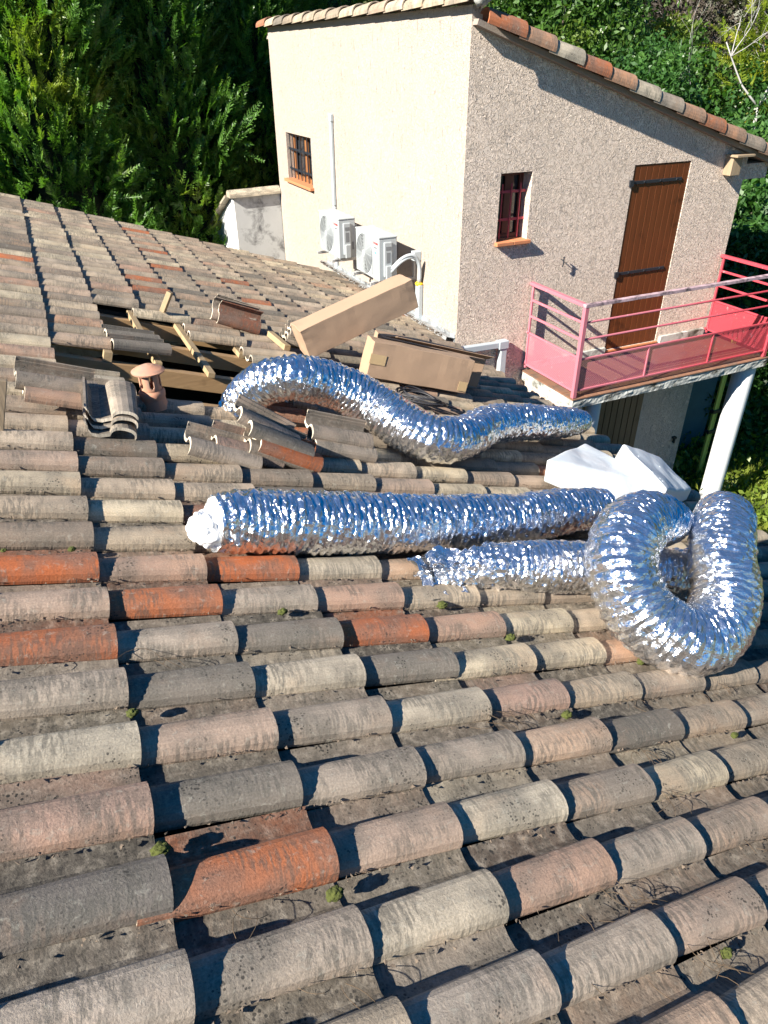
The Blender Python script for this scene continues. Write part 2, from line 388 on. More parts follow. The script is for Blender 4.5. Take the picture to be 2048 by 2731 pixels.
# colours of particular tiles, read off the photograph (column, row)
OR, PK, DG, YL, BG = ORANGE, PINK, DGREY, YEL, BEIGE
SPEC = {(0,7):(OR[0],), (1,7):(PK[0],), (2,7):(OR[0],), (3,7):(YL[0],), (1,6):(OR[1],), (0,6):(PK[2],), (0,5):(OR[2],), (2,6):(BG[0],), (3,6):(PK[0],), (1,5):(BG[0],), (2,5):(DG[1],), (3,5):(OR[0],), (0,4):(BG[0],), (1,4):(DG[1],), (2,4):(YL[0],), (3,4):(DG[1],), (0,3):(YL[1],), (1,3):(PK[2],), (2,3):(BG[1],), (3,3):(YL[0],), (4,3):(PK[1],), (0,2):(PK[1],), (1,2):(DG[1],), (2,2):(BG[1],), (3,2):(BG[1],), (0,1):(DG[0],), (1,1):(OR[1],), (2,1):(PK[2],), (3,1):(YL[1],), (4,1):(BG[3],), (0,0):(BG[5],), (1,0):(BG[1],), (2,0):(YL[0],), (3,0):(PK[0],), (4,0):(BG[1],), (2,-1):(BG[5],), (3,-1):(BG[0],), (4,-1):(PK[2],), (7,10):(OR[0],), (1,3):(PK[2],), (0,11):(PK[2],), (0,18):(PK[0],), (3,31):(OR[1],), (3,29):(OR[2],), (2,28):(PK[0],), (6,31):(OR[1],), (4,10):(PK[1],), (5,11):(PK[2],), (5,10):(YL[0],), (2,9):(OR[2],), (1,13):(BG[0],), (4,14):(OR[1],), (11,35):(OR[1],), (12,36):(OR[1],)}
tr = random.Random(11)
mb = MB()
for k in range(-6, 14):
    for r in range(-6, 48):
        if (k, r) in hole: continue
        ue = U0+UPK*k; v = V0+PV*r; L = .45
        if k == 13:
            if v < 6.95: continue
            ue = 4.945
        c = rand_col(tr)
        if (k, r) in SPEC: c = SPEC[(k, r)][0]
        j = [tr.gauss(0, 1) for _ in range(5)]
        pitch = math.atan2(.016, .40)
        ue += .004*j[0]
        M = ROOFM @ Matrix.Translation((ue, v+.0025*j[1], .0016*j[2])) @ Matrix.Rotation(.008*j[3], 4, 'Z') @ Matrix.Rotation(.02*j[4], 4, 'X') @ Matrix.Rotation(-pitch*-1*-1, 4, 'Y') @ Matrix.Translation((-L, 0, 0))
        emit_tile(mb, M, L, c, (tr.random()*40, tr.random()*40), full=False, dirt=tr.uniform(.55, 1.), endc=(.75, .64, .5))
HOUSE = empty('house', (0, 0, -5.9), 'long tiled house roof in the foreground, weathered clay tiles with an open hole showing rafters', 'house')
mb.build('tile_covering', TILE, HOUSE, smooth=False)
# unseen slab under the tiles, added to block light around the hole
mb = MB()
def slabq(u0, u1, v0, v1):
    mb.box(u0, u1, v0, v1, -.11, -.075, ROOFM)
slabq(-2.2, .30, -.7, 10.6); slabq(2.35, 4.75, -.7, 10.6); slabq(.30, 2.35, -.7, 3.85); slabq(.30, 2.35, 6.2, 10.6)
mb.build('under_tile_slab', DUST, HOUSE)
for v in (3.55, 4.16, 4.77, 5.35, 5.93, 6.5):
    b = MB(); b.box(.05, 2.6, v, v+.065, -.175, -.062, ROOFM); b.build('rafter', RAFTER, HOUSE, bevel=.003)
for u, v0, v1 in ((1.05, 4.80, 6.1), (1.40, 4.74, 6.0), (1.79, 5.35, 6.1), (.70, 5.40, 6.0)):
    b = MB(); b.box(u, u+.05, v0, v1, -.06, -.022, ROOFM); b.build('batten', BATTEN, HOUSE, bevel=.003)
b = MB(); b.box(.72, .775, 4.775, 4.83, -.06, .005, ROOFM); b.build('batten_stub', BATTEN, HOUSE, bevel=.002)
b = MB(); b.bar(rp(1.62, 4.95, -.30), rp(2.3, 5.5, -.22), .05, .05); b.build('brace', RAFTER, HOUSE)
# attic floor, walls of the house, far slope
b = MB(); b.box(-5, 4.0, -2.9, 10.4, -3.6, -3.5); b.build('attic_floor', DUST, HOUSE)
b = MB()
b.box(3.93, 4.13, -3, 7.1, -6, -2.98); b.box(-9.5, 4.13, 10.25, 10.45, -6, -3.1)
b.add([(-9.5, 10.45, -3.1), (3.93, 10.45, -3.1), (3.93, 10.45, -2.95), (-2.3, 10.45, -.93), (-9.5, 10.45, -3.05)], [(0, 1, 2, 3, 4)])
b.build('house_wall', STUCCO, HOUSE)
b = MB(); b.add([rp(-2.2, -.7, .05), rp(-2.2, 10.8, .05), (-9.6, 10.8, -3.2), (-9.6, -.7, -3.2)], [(0, 3, 2, 1)], col=(.26, .22, .17, 0.), uvs=[(0, 0), (0, 11), (8, 11), (8, 0)])
b.build('far_slope', TILE, HOUSE)
b = MB()
for i in range(30):
    v = -.7+i*.39
    vs = []; fs = []
    for a in range(0, 181, 20):
        for q in (0, .43): vs.append(rp(-2.25+cos(radians(a))*.11, v+q, sin(radians(a))*.1+.03+.015*(q == 0)))
    for a in range(9): fs.append((a*2, a*2+2, a*2+3, a*2+1))
    b.add(vs, fs, col=rand_col(tr)+(0.,))
b.build('ridge_tiles', TILE, HOUSE, smooth=True)

# ------------------------------------------------------------------ ground
b = MB(); s = 400; b.add([(-s, -s, -5.9), (s, -s, -5.9), (s, s, -5.9), (-s, s, -5.9)], [(0, 1, 2, 3)])
tag(b.build('ground', GROUND), kind='structure')

# ------------------------------------------------------------------ tall building
X0, Y0, X1, YE = 4.251, 7.105, 8.40, 13.59
BL = empty('building', (6.3, 10.3, -5.9), 'tall cream rendered annexe with a single pitch tiled roof, brown plank door and barred windows', 'building')
topz = lambda x: .27-.32*(x-X0)
TS = .395
b = MB()
def q4(p): b.add(p, [(0, 1, 2, 3)])
Z0 = -6.0
RV = .16
# front wall Y0 with window and door
gx = [X0, 4.712, 5.124, 6.568, 7.450, X1]
def fr(x0, x1, z0, z1): q4([(x0, Y0, z0), (x1, Y0, z0), (x1, Y0, z1), (x0, Y0, z1)])
zt = -1.087
b.add([(X0, Y0, zt), (X1, Y0, zt), (X1, Y0, topz(X1)), (X0, Y0, topz(X0))], [(0, 1, 2, 3)])
fr(gx[0], gx[1], Z0, zt); fr(gx[1], gx[2], Z0, -1.80); fr(gx[2], gx[3], Z0, zt); fr(gx[3], gx[4], Z0, -3.36); fr(gx[3], gx[4], -1.108, zt); fr(gx[4], gx[5], Z0, zt)
def reveal_front(x0, x1, z0, z1, d=RV):
    q4([(x0, Y0, z0), (x0, Y0, z1), (x0, Y0+d, z1), (x0, Y0+d, z0)]); q4([(x1, Y0, z1), (x1, Y0, z0), (x1, Y0+d, z0), (x1, Y0+d, z1)])
    q4([(x0, Y0, z1), (x1, Y0, z1), (x1, Y0+d, z1), (x0, Y0+d, z1)]); q4([(x1, Y0, z0), (x0, Y0, z0), (x0, Y0+d, z0), (x1, Y0+d, z0)])
reveal_front(4.712, 5.124, -1.80, zt, .2); reveal_front(6.568, 7.450, -3.36, -1.108, .05)
b.build('wall', STUCCO, BL); b = MB()
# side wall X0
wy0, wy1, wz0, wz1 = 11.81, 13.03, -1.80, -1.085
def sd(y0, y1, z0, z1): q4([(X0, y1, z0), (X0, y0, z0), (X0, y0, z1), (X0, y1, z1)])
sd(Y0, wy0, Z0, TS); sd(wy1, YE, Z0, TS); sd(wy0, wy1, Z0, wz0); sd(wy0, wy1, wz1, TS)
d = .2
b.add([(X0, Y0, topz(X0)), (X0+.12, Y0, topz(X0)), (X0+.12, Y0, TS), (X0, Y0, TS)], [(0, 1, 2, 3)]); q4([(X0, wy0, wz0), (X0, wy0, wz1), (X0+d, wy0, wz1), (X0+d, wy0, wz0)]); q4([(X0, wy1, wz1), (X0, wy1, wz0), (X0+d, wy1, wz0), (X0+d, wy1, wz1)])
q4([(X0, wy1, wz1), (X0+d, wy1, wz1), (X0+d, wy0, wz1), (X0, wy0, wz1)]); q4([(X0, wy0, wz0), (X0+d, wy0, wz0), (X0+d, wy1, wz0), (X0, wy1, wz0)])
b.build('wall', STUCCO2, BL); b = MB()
# right and back
b.add([(X1, Y0, Z0), (X1, YE, Z0), (X1, YE, topz(X1)), (X1, Y0, topz(X1))], [(0, 1, 2, 3)])
b.add([(X1, YE, Z0), (X0, YE, Z0), (X0, YE, topz(X0)), (X1, YE, topz(X1))], [(0, 1, 2, 3)])
b.box(X1+.002, 8.80, Y0+.001, YE, -1.38, topz(8.80)-.01)
b.build('wall', STUCCO, BL)
# small bits of the setting inside window openings
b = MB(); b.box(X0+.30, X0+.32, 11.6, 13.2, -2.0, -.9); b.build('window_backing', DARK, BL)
# door: planks
dr = MB(); nP = 9; wP = .875/nP
for i in range(nP): dr.box(6.571+i*wP+.004, 6.571+(i+1)*wP-.005, Y0+.008, Y0+.03, -3.352, -1.112)
door = dr.build('door', DOORW, BL, bevel=.004)
b = MB(); b.box(6.571, 7.447, Y0+.014, Y0+.018, -3.352, -1.112); b.build('door_backing', simple('groove_wood', (.42, .17, .05), .6), door)
for z in (-1.30, -2.36):
    b = MB(); b.box(6.55, 7.34, Y0-.006, Y0+.008, z-.018, z+.018); b.box(6.52, 6.58, Y0-.02, Y0+.014, z-.04, z+.03)
    for x in (6.75, 7.0, 7.26): b.lathe([(.0, -.008), (.012, -.006), (.012, 0)], (x, Y0-.006, z), 8, Matrix.Rotation(radians(-90), 4, 'X'))
    b.build('strap_hinge', IRON, door, bevel=.002)
b = MB(); b.box(6.56, 7.46, Y0-.03, Y0+.045, -3.385, -3.362); b.build('door_sill', SILL, BL, bevel=.003)
# front window
wf = empty('window', (4.92, Y0, -1.8), None, None); del_keys = None
wf.parent = BL; wf.matrix_parent_inverse = BL.matrix_world.inverted()
b = MB(); b.box(4.712, 5.124, Y0+.20, Y0+.22, -1.80, zt); b.build('pane', GLASS, wf)
b = MB(); b.box(4.712, 4.76, Y0+.165, Y0+.198, -1.80, zt); b.box(5.075, 5.124, Y0+.165, Y0+.198, -1.80, zt); b.box(4.76, 5.075, Y0+.165, Y0+.198, zt-.05, zt)
b.box(4.76, 5.075, Y0+.165, Y0+.198, -1.80, -1.75); b.box(4.885, 5.0, Y0+.170, Y0+.196, -1.75, zt-.05); b.build('window_frame', simple('dark_red_wood', (.10, .022, .015), .5), wf, bevel=.003)
b = MB()
for x in (4.80, 4.92, 5.04): b.tube([(x, Y0+.085, -1.80+.02), (x, Y0+.085, zt-.12)], .008, 8)
for z in (-1.29, -1.58): b.box(4.712, 5.124, Y0+.092, Y0+.098, z-.014, z+.014)
b.build('window_bars', RAIL, wf)
for x0, x1 in ((4.692, 4.914), (4.920, 5.145)):
    b = MB(); b.box(x0, x1, Y0-.06, Y0+.16, -1.835, -1.796); b.build('window_sill', SILL, wf, bevel=.004)
# side window
ws = empty('window', (X0, 12.4, -1.8), None, None); ws.parent = BL; ws.matrix_parent_inverse = BL.matrix_world.inverted()
b = MB(); b.box(X0+.18, X0+.2, wy0, wy1, wz0, wz1); b.build('pane', GLASS, ws)
b = MB(); b.box(X0+.12, X0+.17, wy0+.001, wy0+.06, wz0, wz1); b.box(X0+.12, X0+.17, wy1-.06, wy1-.001, wz0, wz1); b.box(X0+.12, X0+.17, wy0+.06, wy1-.06, wz1-.06, wz1-.001)
b.box(X0+.12, X0+.17, wy0+.06, wy1-.06, wz0+.001, wz0+.06); b.box(X0+.12, X0+.17, 12.38, 12.46, wz0+.06, wz1-.06)
b.build('window_frame', wood('orange_window_wood', (.22, .085, .03), (.34, .15, .055), 2), ws, bevel=.003)
b = MB()
for i in range(7): y = wy0+.09+i*.172; b.tube([(X0+.03, y, wz0+.03), (X0+.03, y, wz1-.02)], .009, 8)
for z in (wz0+.17, wz1-.24): b.box(X0+.034, X0+.042, wy0, wy1, z-.016, z+.016)
b.build('window_bars', IRON, ws)
for i in range(6):
    b = MB(); y = wy0-.05+i*.222; b.box(X0-.07, X0+.12, y, y+.216, -1.84, -1.796); b.build('window_sill', SILL, ws, bevel=.004)
# roof of the building
TH2 = math.atan(.32); U2 = Vector((cos(TH2), 0, -sin(TH2))); N2 = Vector((sin(TH2), 0, cos(TH2)))
M2 = frame(Vector((X0-.12, Y0-.12, topz(X0)+.32*.12+.02)), U2, V, N2)
b = MB(); b.box(.15, 5.05, .03, YE-Y0+.24, -.05, .0, M2); b.build('under_tile_slab', simple('brown_mortar', (.30, .25, .21), .95, bump=.003), BL)  # slab under the tiles in an even brown mortar colour
b = MB()
for k in range(2, 13):
    for r in range(1, 31):
        M = M2 @ Matrix.Translation((.42+.372*k, r*PV+.02, .035)) @ Matrix.Rotation(-math.atan2(.021, .40), 4, 'Y') @ Matrix.Translation((-.45, 0, 0))
        emit_tile(b, M, .45, rand_col(tr), (tr.random()*40, tr.random()*40), full=False, seg=1, dirt=.3)
b.build('roof_tiles', TILE, BL)
OB = (.46, .25, .15); vcols = [ORANGE[1], OB, YEL[1], ORANGE[1], OB, YEL[0], BEIGE[1], OB, ORANGE[1], OB, BEIGE[3], OB, YEL[0], ORANGE[0]]
b = MB()
for k in range(12):
    vs = []; fs = []; L = .45; x0 = .20+k*.384
    A = [-100, -85, -70, -50, -30, -10, 10, 30, 50, 70, 90, 105]
    for q in (0, 1):
        for rr in (0, 1):
            for a in A:
                R = .120+.010*q-.014*rr
                y = sin(radians(a))*R*.95+.05; z = cos(radians(a))*R-.005+(0.022*q)
                vs.append(M2 @ Vector((x0+L*q, y-.01, z+.002)))
    n = len(A)
    uv = [(k*3.3+L*q, i*.025+k*1.7) for q in (0, 1) for rr in (0, 1) for i in range(n)]
    for i in range(n-1):
        fs += [(i, 2*n+i, 2*n+i+1, i+1), (n+i, n+i+1, 3*n+i+1, 3*n+i), (i, i+1, n+i+1, n+i), (2*n+i, 3*n+i, 3*n+i+1, 2*n+i+1)]
    fs += [(0, n, 3*n, 2*n), (n-1, 3*n-1, 4*n-1, 2*n-1)]
    b.add(vs, fs, uv, vcols[k]+(0.,))
b.build('verge_tiles', TILE, BL)
b = MB()
for k in range(15):
    vs = []; fs = []; L = .50; y0 = Y0-.12+k*.455
    A = [-100, -80, -60, -40, -20, 0, 20, 40, 60, 80, 100]
    for q in (0, 1):
        for rr in (0, 1):
            for a in A:
                R = .112-.014*q-.014*rr
                vs.append(Vector((X0-.02+sin(radians(a))*R, y0+L*q, TS+.035+cos(radians(a))*R*.9-.02*q)))
    n = len(A); uv = [(k*3.3+L*q, i*.025+k*1.7) for q in (0, 1) for rr in (0, 1) for i in range(n)]
    for i in range(n-1):
        fs += [(i, i+1, 2*n+i+1, 2*n+i), (n+i, 3*n+i, 3*n+i+1, n+i+1), (i, n+i, n+i+1, i+1), (2*n+i, 2*n+i+1, 3*n+i+1, 3*n+i)]
    fs += [(0, 2*n, 3*n, n), (n-1, 2*n-1, 4*n-1, 3*n-1)]
    b.add(vs, fs, uv, (rand_col(tr) if k != 14 else ORANGE[1])+(0.,))
b.build('top_edge_tiles', TILE, BL)
b = MB(); vs = []
for i in range(9):
    for j in range(12):
        a = 2*pi*j/12; p = pi*i/8; R = .085*(1+.5*noise.noise(Vector((i*.7, j*.9, 3))))
        vs.append((X0+.02+R*sin(p)*cos(a), Y0-.13+R*sin(p)*sin(a), .46+R*1.1*cos(p)))
b.add(vs, [(i*12+j, (i+1)*12+j, (i+1)*12+(j+1) % 12, i*12+(j+1) % 12) for i in range(8) for j in range(12)])
b.build('mortar_lump', CONCRETE, BL, smooth=True)
# timber beam end under the eave
b = MB(); b.box(8.01, 8.17, 6.98, Y0-.002, -1.30, -1.09); b.build('eave_beam', OLDWOOD, BL, bevel=.005)
b = MB(); b.box(7.98, 8.28, 6.90, 7.09, -1.088, -1.06); b.build('beam_board', OLDWOOD, BL, bevel=.004)
# ground floor shutter below the balcony
b = MB()
for i in range(11): b.box(6.15+i*.115, 6.15+(i+1)*.115-.012, Y0-.05, Y0-.02, -5.6, -3.9)
b.build('plank_shutter', DARKPLANK, BL, bevel=.004)
b = MB(); b.box(8.2, 8.26, Y0-.06, Y0-.01, -5.03, -5.0); b.box(8.22, 8.235, Y0-.06, Y0-.02, -5.10, -5.0); b.build('shutter_catch', IRON, BL)

# iron hook on the front wall
b = MB(); b.tube([(5.66, Y0, -2.08), (5.66, Y0-.05, -2.09)], .006, 8); b.tube([(5.66, Y0-.05, -2.05), (5.66, Y0-.05, -2.13), (5.655, Y0-.045, -2.16)], .008, 8)
b.lathe([(0, -.01), (.018, 0), (0, .012)], (5.66, Y0-.05, -2.05), 8)
tag(b.build('wall_hook', IRON, bevel=0), 'small black iron shutter catch sticking out of the wall between window and balcony', 'hook')

# ------------------------------------------------------------------ lean-to behind
sh = empty('lean_to', (3.8, 14.5, -5.9), 'small pale outbuilding with stained wall and tile coping beyond the roof', 'shed')
XS, YS = 3.375, 13.60
b = MB(); b.add([(XS, YS, -6), (X0-.002, YS, -6), (X0-.002, YS, -2.12), (XS, YS, -2.12)], [(0, 1, 2, 3)])
b.add([(X0-.002, YS, -6), (X0-.002, YS+2.6, -6), (X0-.002, YS+2.6, -3.1), (X0-.002, YS, -2.12)], [(0, 1, 2, 3)]); b.build('front_wall', SHADEREND, sh)
b = MB(); b.add([(XS, YS+2.7, -6), (XS, YS, -6), (XS, YS, -2.12), (XS, YS+.15, -2.15), (XS, YS+2.7, -3.3)], [(0, 1, 2, 3, 4)]); b.build('side_wall', simple('sun_toned_render', (.72, .73, .74), .9, bump=.001), sh)  # sunlit face of the lean-to, its brightness put into a paler render
b = MB()
for i, (x0, x1) in enumerate(((XS-.08, XS+.50), (XS+.42, X0-.01))):
    vs = []; fs = []
    for q, x in enumerate((x0, x1)):
        for a in range(-90, 91, 15): vs.append((x, YS+.06+sin(radians(a))*.13, -2.13+cos(radians(a))*.12+.012*(i)+.01*q))
    n = 13
    for a in range(n-1): fs.append((a, a+1, n+a+1, n+a))
    fs.append(tuple(range(n))); b.add(vs, fs, col=YEL[1]+(0.,), uvs=[(v[0]*1., v[2]*3) for v in vs])
b.build('coping_tiles', TILE, sh, smooth=False)
b = MB()
for i in range(6):
    t0 = i*.42; z = -2.10-t0*.46
    vs = [(XS-.12, YS+.15+t0, z), (X0, YS+.15+t0, z), (X0, YS+.62+t0, z-.2), (XS-.12, YS+.62+t0, z-.2)]
    vs += [(v[0], v[1], v[2]-.04) for v in vs]
    b.add(vs, [(0, 1, 2, 3), (4, 7, 6, 5), (0, 3, 7, 4), (0, 4, 5, 1), (3, 2, 6, 7)], col=YEL[0]+(0.,))
b.build('roof_tiles', TILE, sh)

# ------------------------------------------------------------------ balcony
bx0, bx1, by0, by1 = 5.26, 8.35, 6.075, Y0
BA = empty('balcony', (bx0, by0, -3.39), 'concrete balcony with faded red railing of bars and perforated sheet', 'balcony')
b = MB(); nx, ny = 90, 26; sx0, sx1, sy0, sy1 = 5.235, 8.42, 6.045, Y0
def ring(z, e):
    P = []
    for i in range(nx): P.append((sx0+(sx1-sx0)*i/nx, sy0, z, 0, -1))
    for i in range(ny): P.append((sx1, sy0+(sy1-sy0)*i/ny, z, 1, 0))
    for i in range(nx): P.append((sx1-(sx1-sx0)*i/nx, sy1, z, 0, 0))
    for i in range(ny): P.append((sx0, sy1-(sy1-sy0)*i/ny, z, -1, 0))
    o = []
    for x, y, zz, ax, ay in P:
        k = noise.noise(Vector((x*9, y*9, zz*25)))*e+noise.noise(Vector((x*35, y*35, zz*60)))*e*.5
        o.append((x+ax*k, y+ay*k, zz+(k*.6 if e and z < -3.48 else 0)))
    return o
n = 2*nx+2*ny; zz = [-3.418, -3.44, -3.47, -3.50, -3.525]; vs = []
for i, z in enumerate(zz): vs += ring(z, 0 if i == 0 else .012)
fs = [(i*n+j, (i+1)*n+j, (i+1)*n+(j+1) % n, i*n+(j+1) % n) for i in range(4) for j in range(n)]
fs = [tuple(reversed(f)) for f in fs]; fs.append(tuple(range(n))); fs.append(tuple(reversed(range(4*n, 5*n))))
b.add(vs, fs); b.build('slab', CONCRETE, BA)
b = MB()
for i in range(16):
    for j in range(5):
        x = sx0-.01+i*.2; y = sy0-.012+j*.213
        b.box(x+.003, min(x+.197, sx1+.01), y+.003, min(y+.21, sy1-.004), -3.414, -3.398)
b.build('paving', PAVE, BA, bevel=.002)
OX = Vector((bx0, by0, -3.39))
def rl(mbx, name='rail'): return mbx.build(name, RAIL, BA, bevel=.003, origin=OX)
zt_ = -2.315
for (x, y) in ((bx0, by0), (bx1, by0)):
    b = MB(); b.box(x-.025, x+.025, y-.025, y+.025, -3.392, zt_-.018); rl(b, 'post')
for x in (bx0, bx1):
    b = MB(); b.box(x-.012, x+.012, Y0-.065, Y0-.035, -3.36, zt_-.018); rl(b, 'post')
    b = MB(); b.box(x-.028, x+.028, by0+.026, Y0-.005, zt_-.018, zt_+.018); rl(b, 'handrail')
    for z in (-2.505, -2.70): b = MB(); b.bar((x, by0+.025, z), (x, Y0-.035, z), .022, .026); rl(b, 'rail')
    for z in (-2.91, -3.315): b = MB(); b.bar((x, by0+.025, z), (x, Y0-.004, z), .024, .022); rl(b, 'rail')
b = MB(); b.box(bx0-.028, bx1+.028, by0-.028, by0+.026, zt_-.016, zt_+.02); b.build('handrail', simple('peeling_handrail', (.42, .30, .33), .7, var=.7, vs=9, dirt=(.03, .025, .03), ds=7), BA, bevel=.003)
for z in (-2.505, -2.70): b = MB(); b.tube([(bx0+.02, by0, z), (bx1-.02, by0, z)], .013, 10); rl(b, 'rail')
for z in (-2.93, -3.31): b = MB(); b.bar((bx0+.025, by0, z), (bx1-.025, by0, z), .024, .022); rl(b, 'rail')
for x in (6.30, 7.33): b = MB(); b.bar((x, by0, -3.30), (x, by0, -2.94), .022, .022, (0, 1, 0)); rl(b, 'stile')
def sheet(p0, p1, z0, z1):
    b = MB(); L = (Vector(p1)-Vector(p0)).length
    b.add([(p0[0], p0[1], z0), (p1[0], p1[1], z0), (p1[0], p1[1], z1), (p0[0], p0[1], z1)], [(0, 1, 2, 3)], [(0, 0), (L, 0), (L, z1-z0), (0, z1-z0)])
    b.build('perforated_panel', PERF, BA, origin=OX)
sheet((bx0+.02, by0+.003, 0), (bx1-.02, by0+.003, 0), -3.30, -2.93)
for x in (bx0, bx1): sheet((x, by0+.02, 0), (x, Y0-.05, 0), -3.305, -2.91)
b = MB(); b.box(7.50, 8.30, Y0-.045, Y0-.002, -3.395, -3.30); b.build('skirting', CONCRETE, BA)
b = MB(); b.box(5.30, 6.54, Y0-.045, Y0-.002, -3.395, -3.31); b.build('skirting', CONCRETE, BA)
# supports
b = MB(); b.box(5.30, 5.50, 6.16, Y0-.002, -6, -3.53); tag(b.build('support_wall', STUCCO), 'rough rendered return wall under the near end of the balcony slab', 'wall')
b = MB(); b.lathe([(.14, -6), (.14, -3.515)], (8.26, 6.22, 0), 40); tag(b.build('round_column', COLUMN, smooth=True, bevel=0), 'tall white round column holding up the far corner of the balcony', 'column')
b = MB(); b.lathe([(.09, -6), (.09, -3.52)], (5.72, 6.22, 0), 32); tag(b.build('round_column', COLUMN, smooth=True), 'thin pale column in shade under the near corner of the balcony', 'column')
b = MB(); b.box(8.45, 9.9, 7.9, 7.95, -6, -3.6); tag(b.build('garden_screen', TEAL), 'dark teal garden screen in the shade behind the white column', 'screen')
b = MB(); b.box(8.96, 9.02, 7.07, 7.10, -5.9, -3.55); b.box(9.03, 9.05, 7.07, 7.10, -5.9, -3.55)
yp = b.build('garden_pole', POLEY); tag(yp, 'slim yellow green pole standing beside the white column', 'pole')
for z in (-4.75, -5.1): b = MB(); b.box(8.93, 9.07, 7.04, 7.12, z, z+.05); b.build('clamp', IRON, yp)

# white downpipe on the front wall
b = MB(); b.bar((4.20, 7.03, -2.965), (4.90, 7.03, -2.985), .075, .075); b.box(4.83, 4.915, 6.99, 7.07, -3.50, -3.035); b.box(4.795, 4.93, 6.98, 7.08, -3.035, -2.935)
tag(b.build('downpipe', WHITEPVC, bevel=.008), 'white square rainwater pipe elbowed down at the foot of the front wall', 'pipe')
# flashing against the side wall
b = MB()
for u0, u1, v0, v1, n0, n1 in ((4.80, 4.945, 7.12, 11.3, .078, .084), (4.80, 4.806, 7.12, 11.3, .04, .084)): b.box(u0, u1, v0, v1, n0, n1, ROOFM)
b.box(4.236, 4.247, 7.12, 11.3, -2.90, -2.80)
tag(b.build('flashing', ZINC), 'pale metal flashing strip between the tiles and the side wall', 'flashing')

# ------------------------------------------------------------------ air conditioning
def ac_unit(y0, y1, label, blue):
    xf, xb, zb, zt2 = 3.70, 3.94, -2.355, -1.826
    t = empty('air_conditioner', (3.82, (y0+y1)/2, zb), label, 'air conditioner', 'outdoor units on wall brackets')
    b = MB(); b.box(xf, xb, y0+.0, y1, zb+.01, zt2-.025); b.build('casing', WHITEMET, t, bevel=.008)
    b = MB(); b.box(xf-.005, xb+.005, y0-.006, y1+.006, zt2-.024, zt2); b.build('top_cover', WHITEMET, t, bevel=.01)
    # fan grille on the front (faces -X); fan sits to the left = larger Y
    cy = y1-.27; cz = (zb+zt2)/2; R = .225
    RX = Matrix.Rotation(radians(-90), 4, 'Y')
    b = MB(); b.lathe([(0, .0015), (R, .0015)], (xf, cy, cz), 40, RX); b.build('fan_opening', DARK, t)
    b = MB()
    for i in range(13):
        r = .03+i*.0165
        b.lathe([(r, .002), (r, .012), (r+.0055, .012), (r+.0055, .002)], (xf, cy, cz), 40, RX)
    for a in range(12):
        ang = a*pi/6; p0 = Vector((xf-.008, cy+cos(ang)*.03, cz+sin(ang)*.03)); p1 = Vector((xf-.008, cy+cos(ang+.5)*R, cz+sin(ang+.5)*R)); b.bar(p0, p1, .005, .005, (1, 0, 0))
    b.lathe([(0, .014), (.04, .014), (.04, .002)], (xf, cy, cz), 24, RX)
    b.build('fan_grille', WHITEMET, t)
    b = MB(); yy = y0+.20
    b.box(xf-.004, xf, yy-.003, yy+.003, zb+.05, zt2-.07); b.build('panel_seam', PRINTG, t)
    # valve cover on the near side (faces -Y)
    b = MB(); b.box(xf+.055, xf+.16, y0-.035, y0-.001, zb+.06, zt2-.06); b.box(xf+.07, xf+.15, y0-.06, y0-.03, zb+.02, zb+.20); b.build('valve_cover', WHITEMET, t, bevel=.01)
    for bb in ((xf+.075, xf+.14, y0-.038, y0-.0345, zt2-.15, zt2-.11), (xf+.085, xf+.13, y0-.037, y0-.0345, zt2-.30, zt2-.18), (xf+.19, xf+.215, y0-.003, y0-.0005, zb+.12, zb+.22)):
        b = MB(); b.box(*bb); b.build('label_plate', PRINTG, t)
    for yy in (y0+.10, y1-.07):
        b = MB(); b.box(xf-.08, X0-.03, yy-.02, yy+.02, zb-.045, zb-.012); b.box(xf-.05, xf+.01, yy-.03, yy+.03, zb-.012, zb-.004); b.box(X0-.035, X0-.004, yy-.02, yy+.02, zb-.045, zb+.30); b.build('bracket', GREYMET, t, bevel=.003)
    for txt, size, dz, m in (('TOSHIBA', .036, -.10, LOGOR), ('INVERTER', .018, -.145, PRINTG))+((('R32', .032, -.21, LOGOB),) if blue else ()):
        cu = bpy.data.curves.new('txt', 'FONT'); cu.body = txt; cu.size = size; cu.extrude = .0008; cu.align_x = 'CENTER'
        to = bpy.data.objects.new('txt', cu); C.objects.link(to); bpy.context.view_layer.update()
        me = bpy.data.meshes.new_from_object(to.evaluated_get(bpy.context.evaluated_depsgraph_get())); bpy.data.objects.remove(to)
        o = link('lettering', me, None, m)
        M = Matrix(((0, 0, -1, 0), (-1, 0, 0, 0), (0, 1, 0, 0), (0, 0, 0, 1))); M.translation = Vector((xf-.002, y0+.095, zt2+dz)) if False else Vector((xf-.002, y0+.10, zt2+dz))
        o.parent = t; o.matrix_world = M
    return t
ac_unit(9.37, 10.10, 'white air conditioning unit on wall brackets, the farther one below the tall conduit', False)
ac_unit(8.08, 8.79, 'white air conditioning unit with blue print, nearer one above the cardboard box', True)
b = MB(); b.box(X0-.05, X0-.004, 10.80, 10.865, -1.92, -.76); b.box(X0-.05, X0-.004, 10.80, 10.865, -2.98, -1.93); b.box(X0-.055, X0-.003, 10.79, 10.875, -.80, -.70)
b.box(X0-.055, X0-.004, 10.74, 10.87, -3.0, -2.90)
tag(b.build('conduit', WHITEPVC, bevel=.012), 'tall white plastic conduit rising up the side wall behind the farther unit', 'conduit')
b = MB(); b.box(X0-.06, X0-.004, 7.40, 10.73, -2.985, -2.905); b.box(X0-.065, X0-.003, 7.93, 8.09, -2.99, -2.90); tag(b.build('conduit', WHITEPVC, bevel=.01), 'long white horizontal conduit along the foot of the side wall', 'conduit')
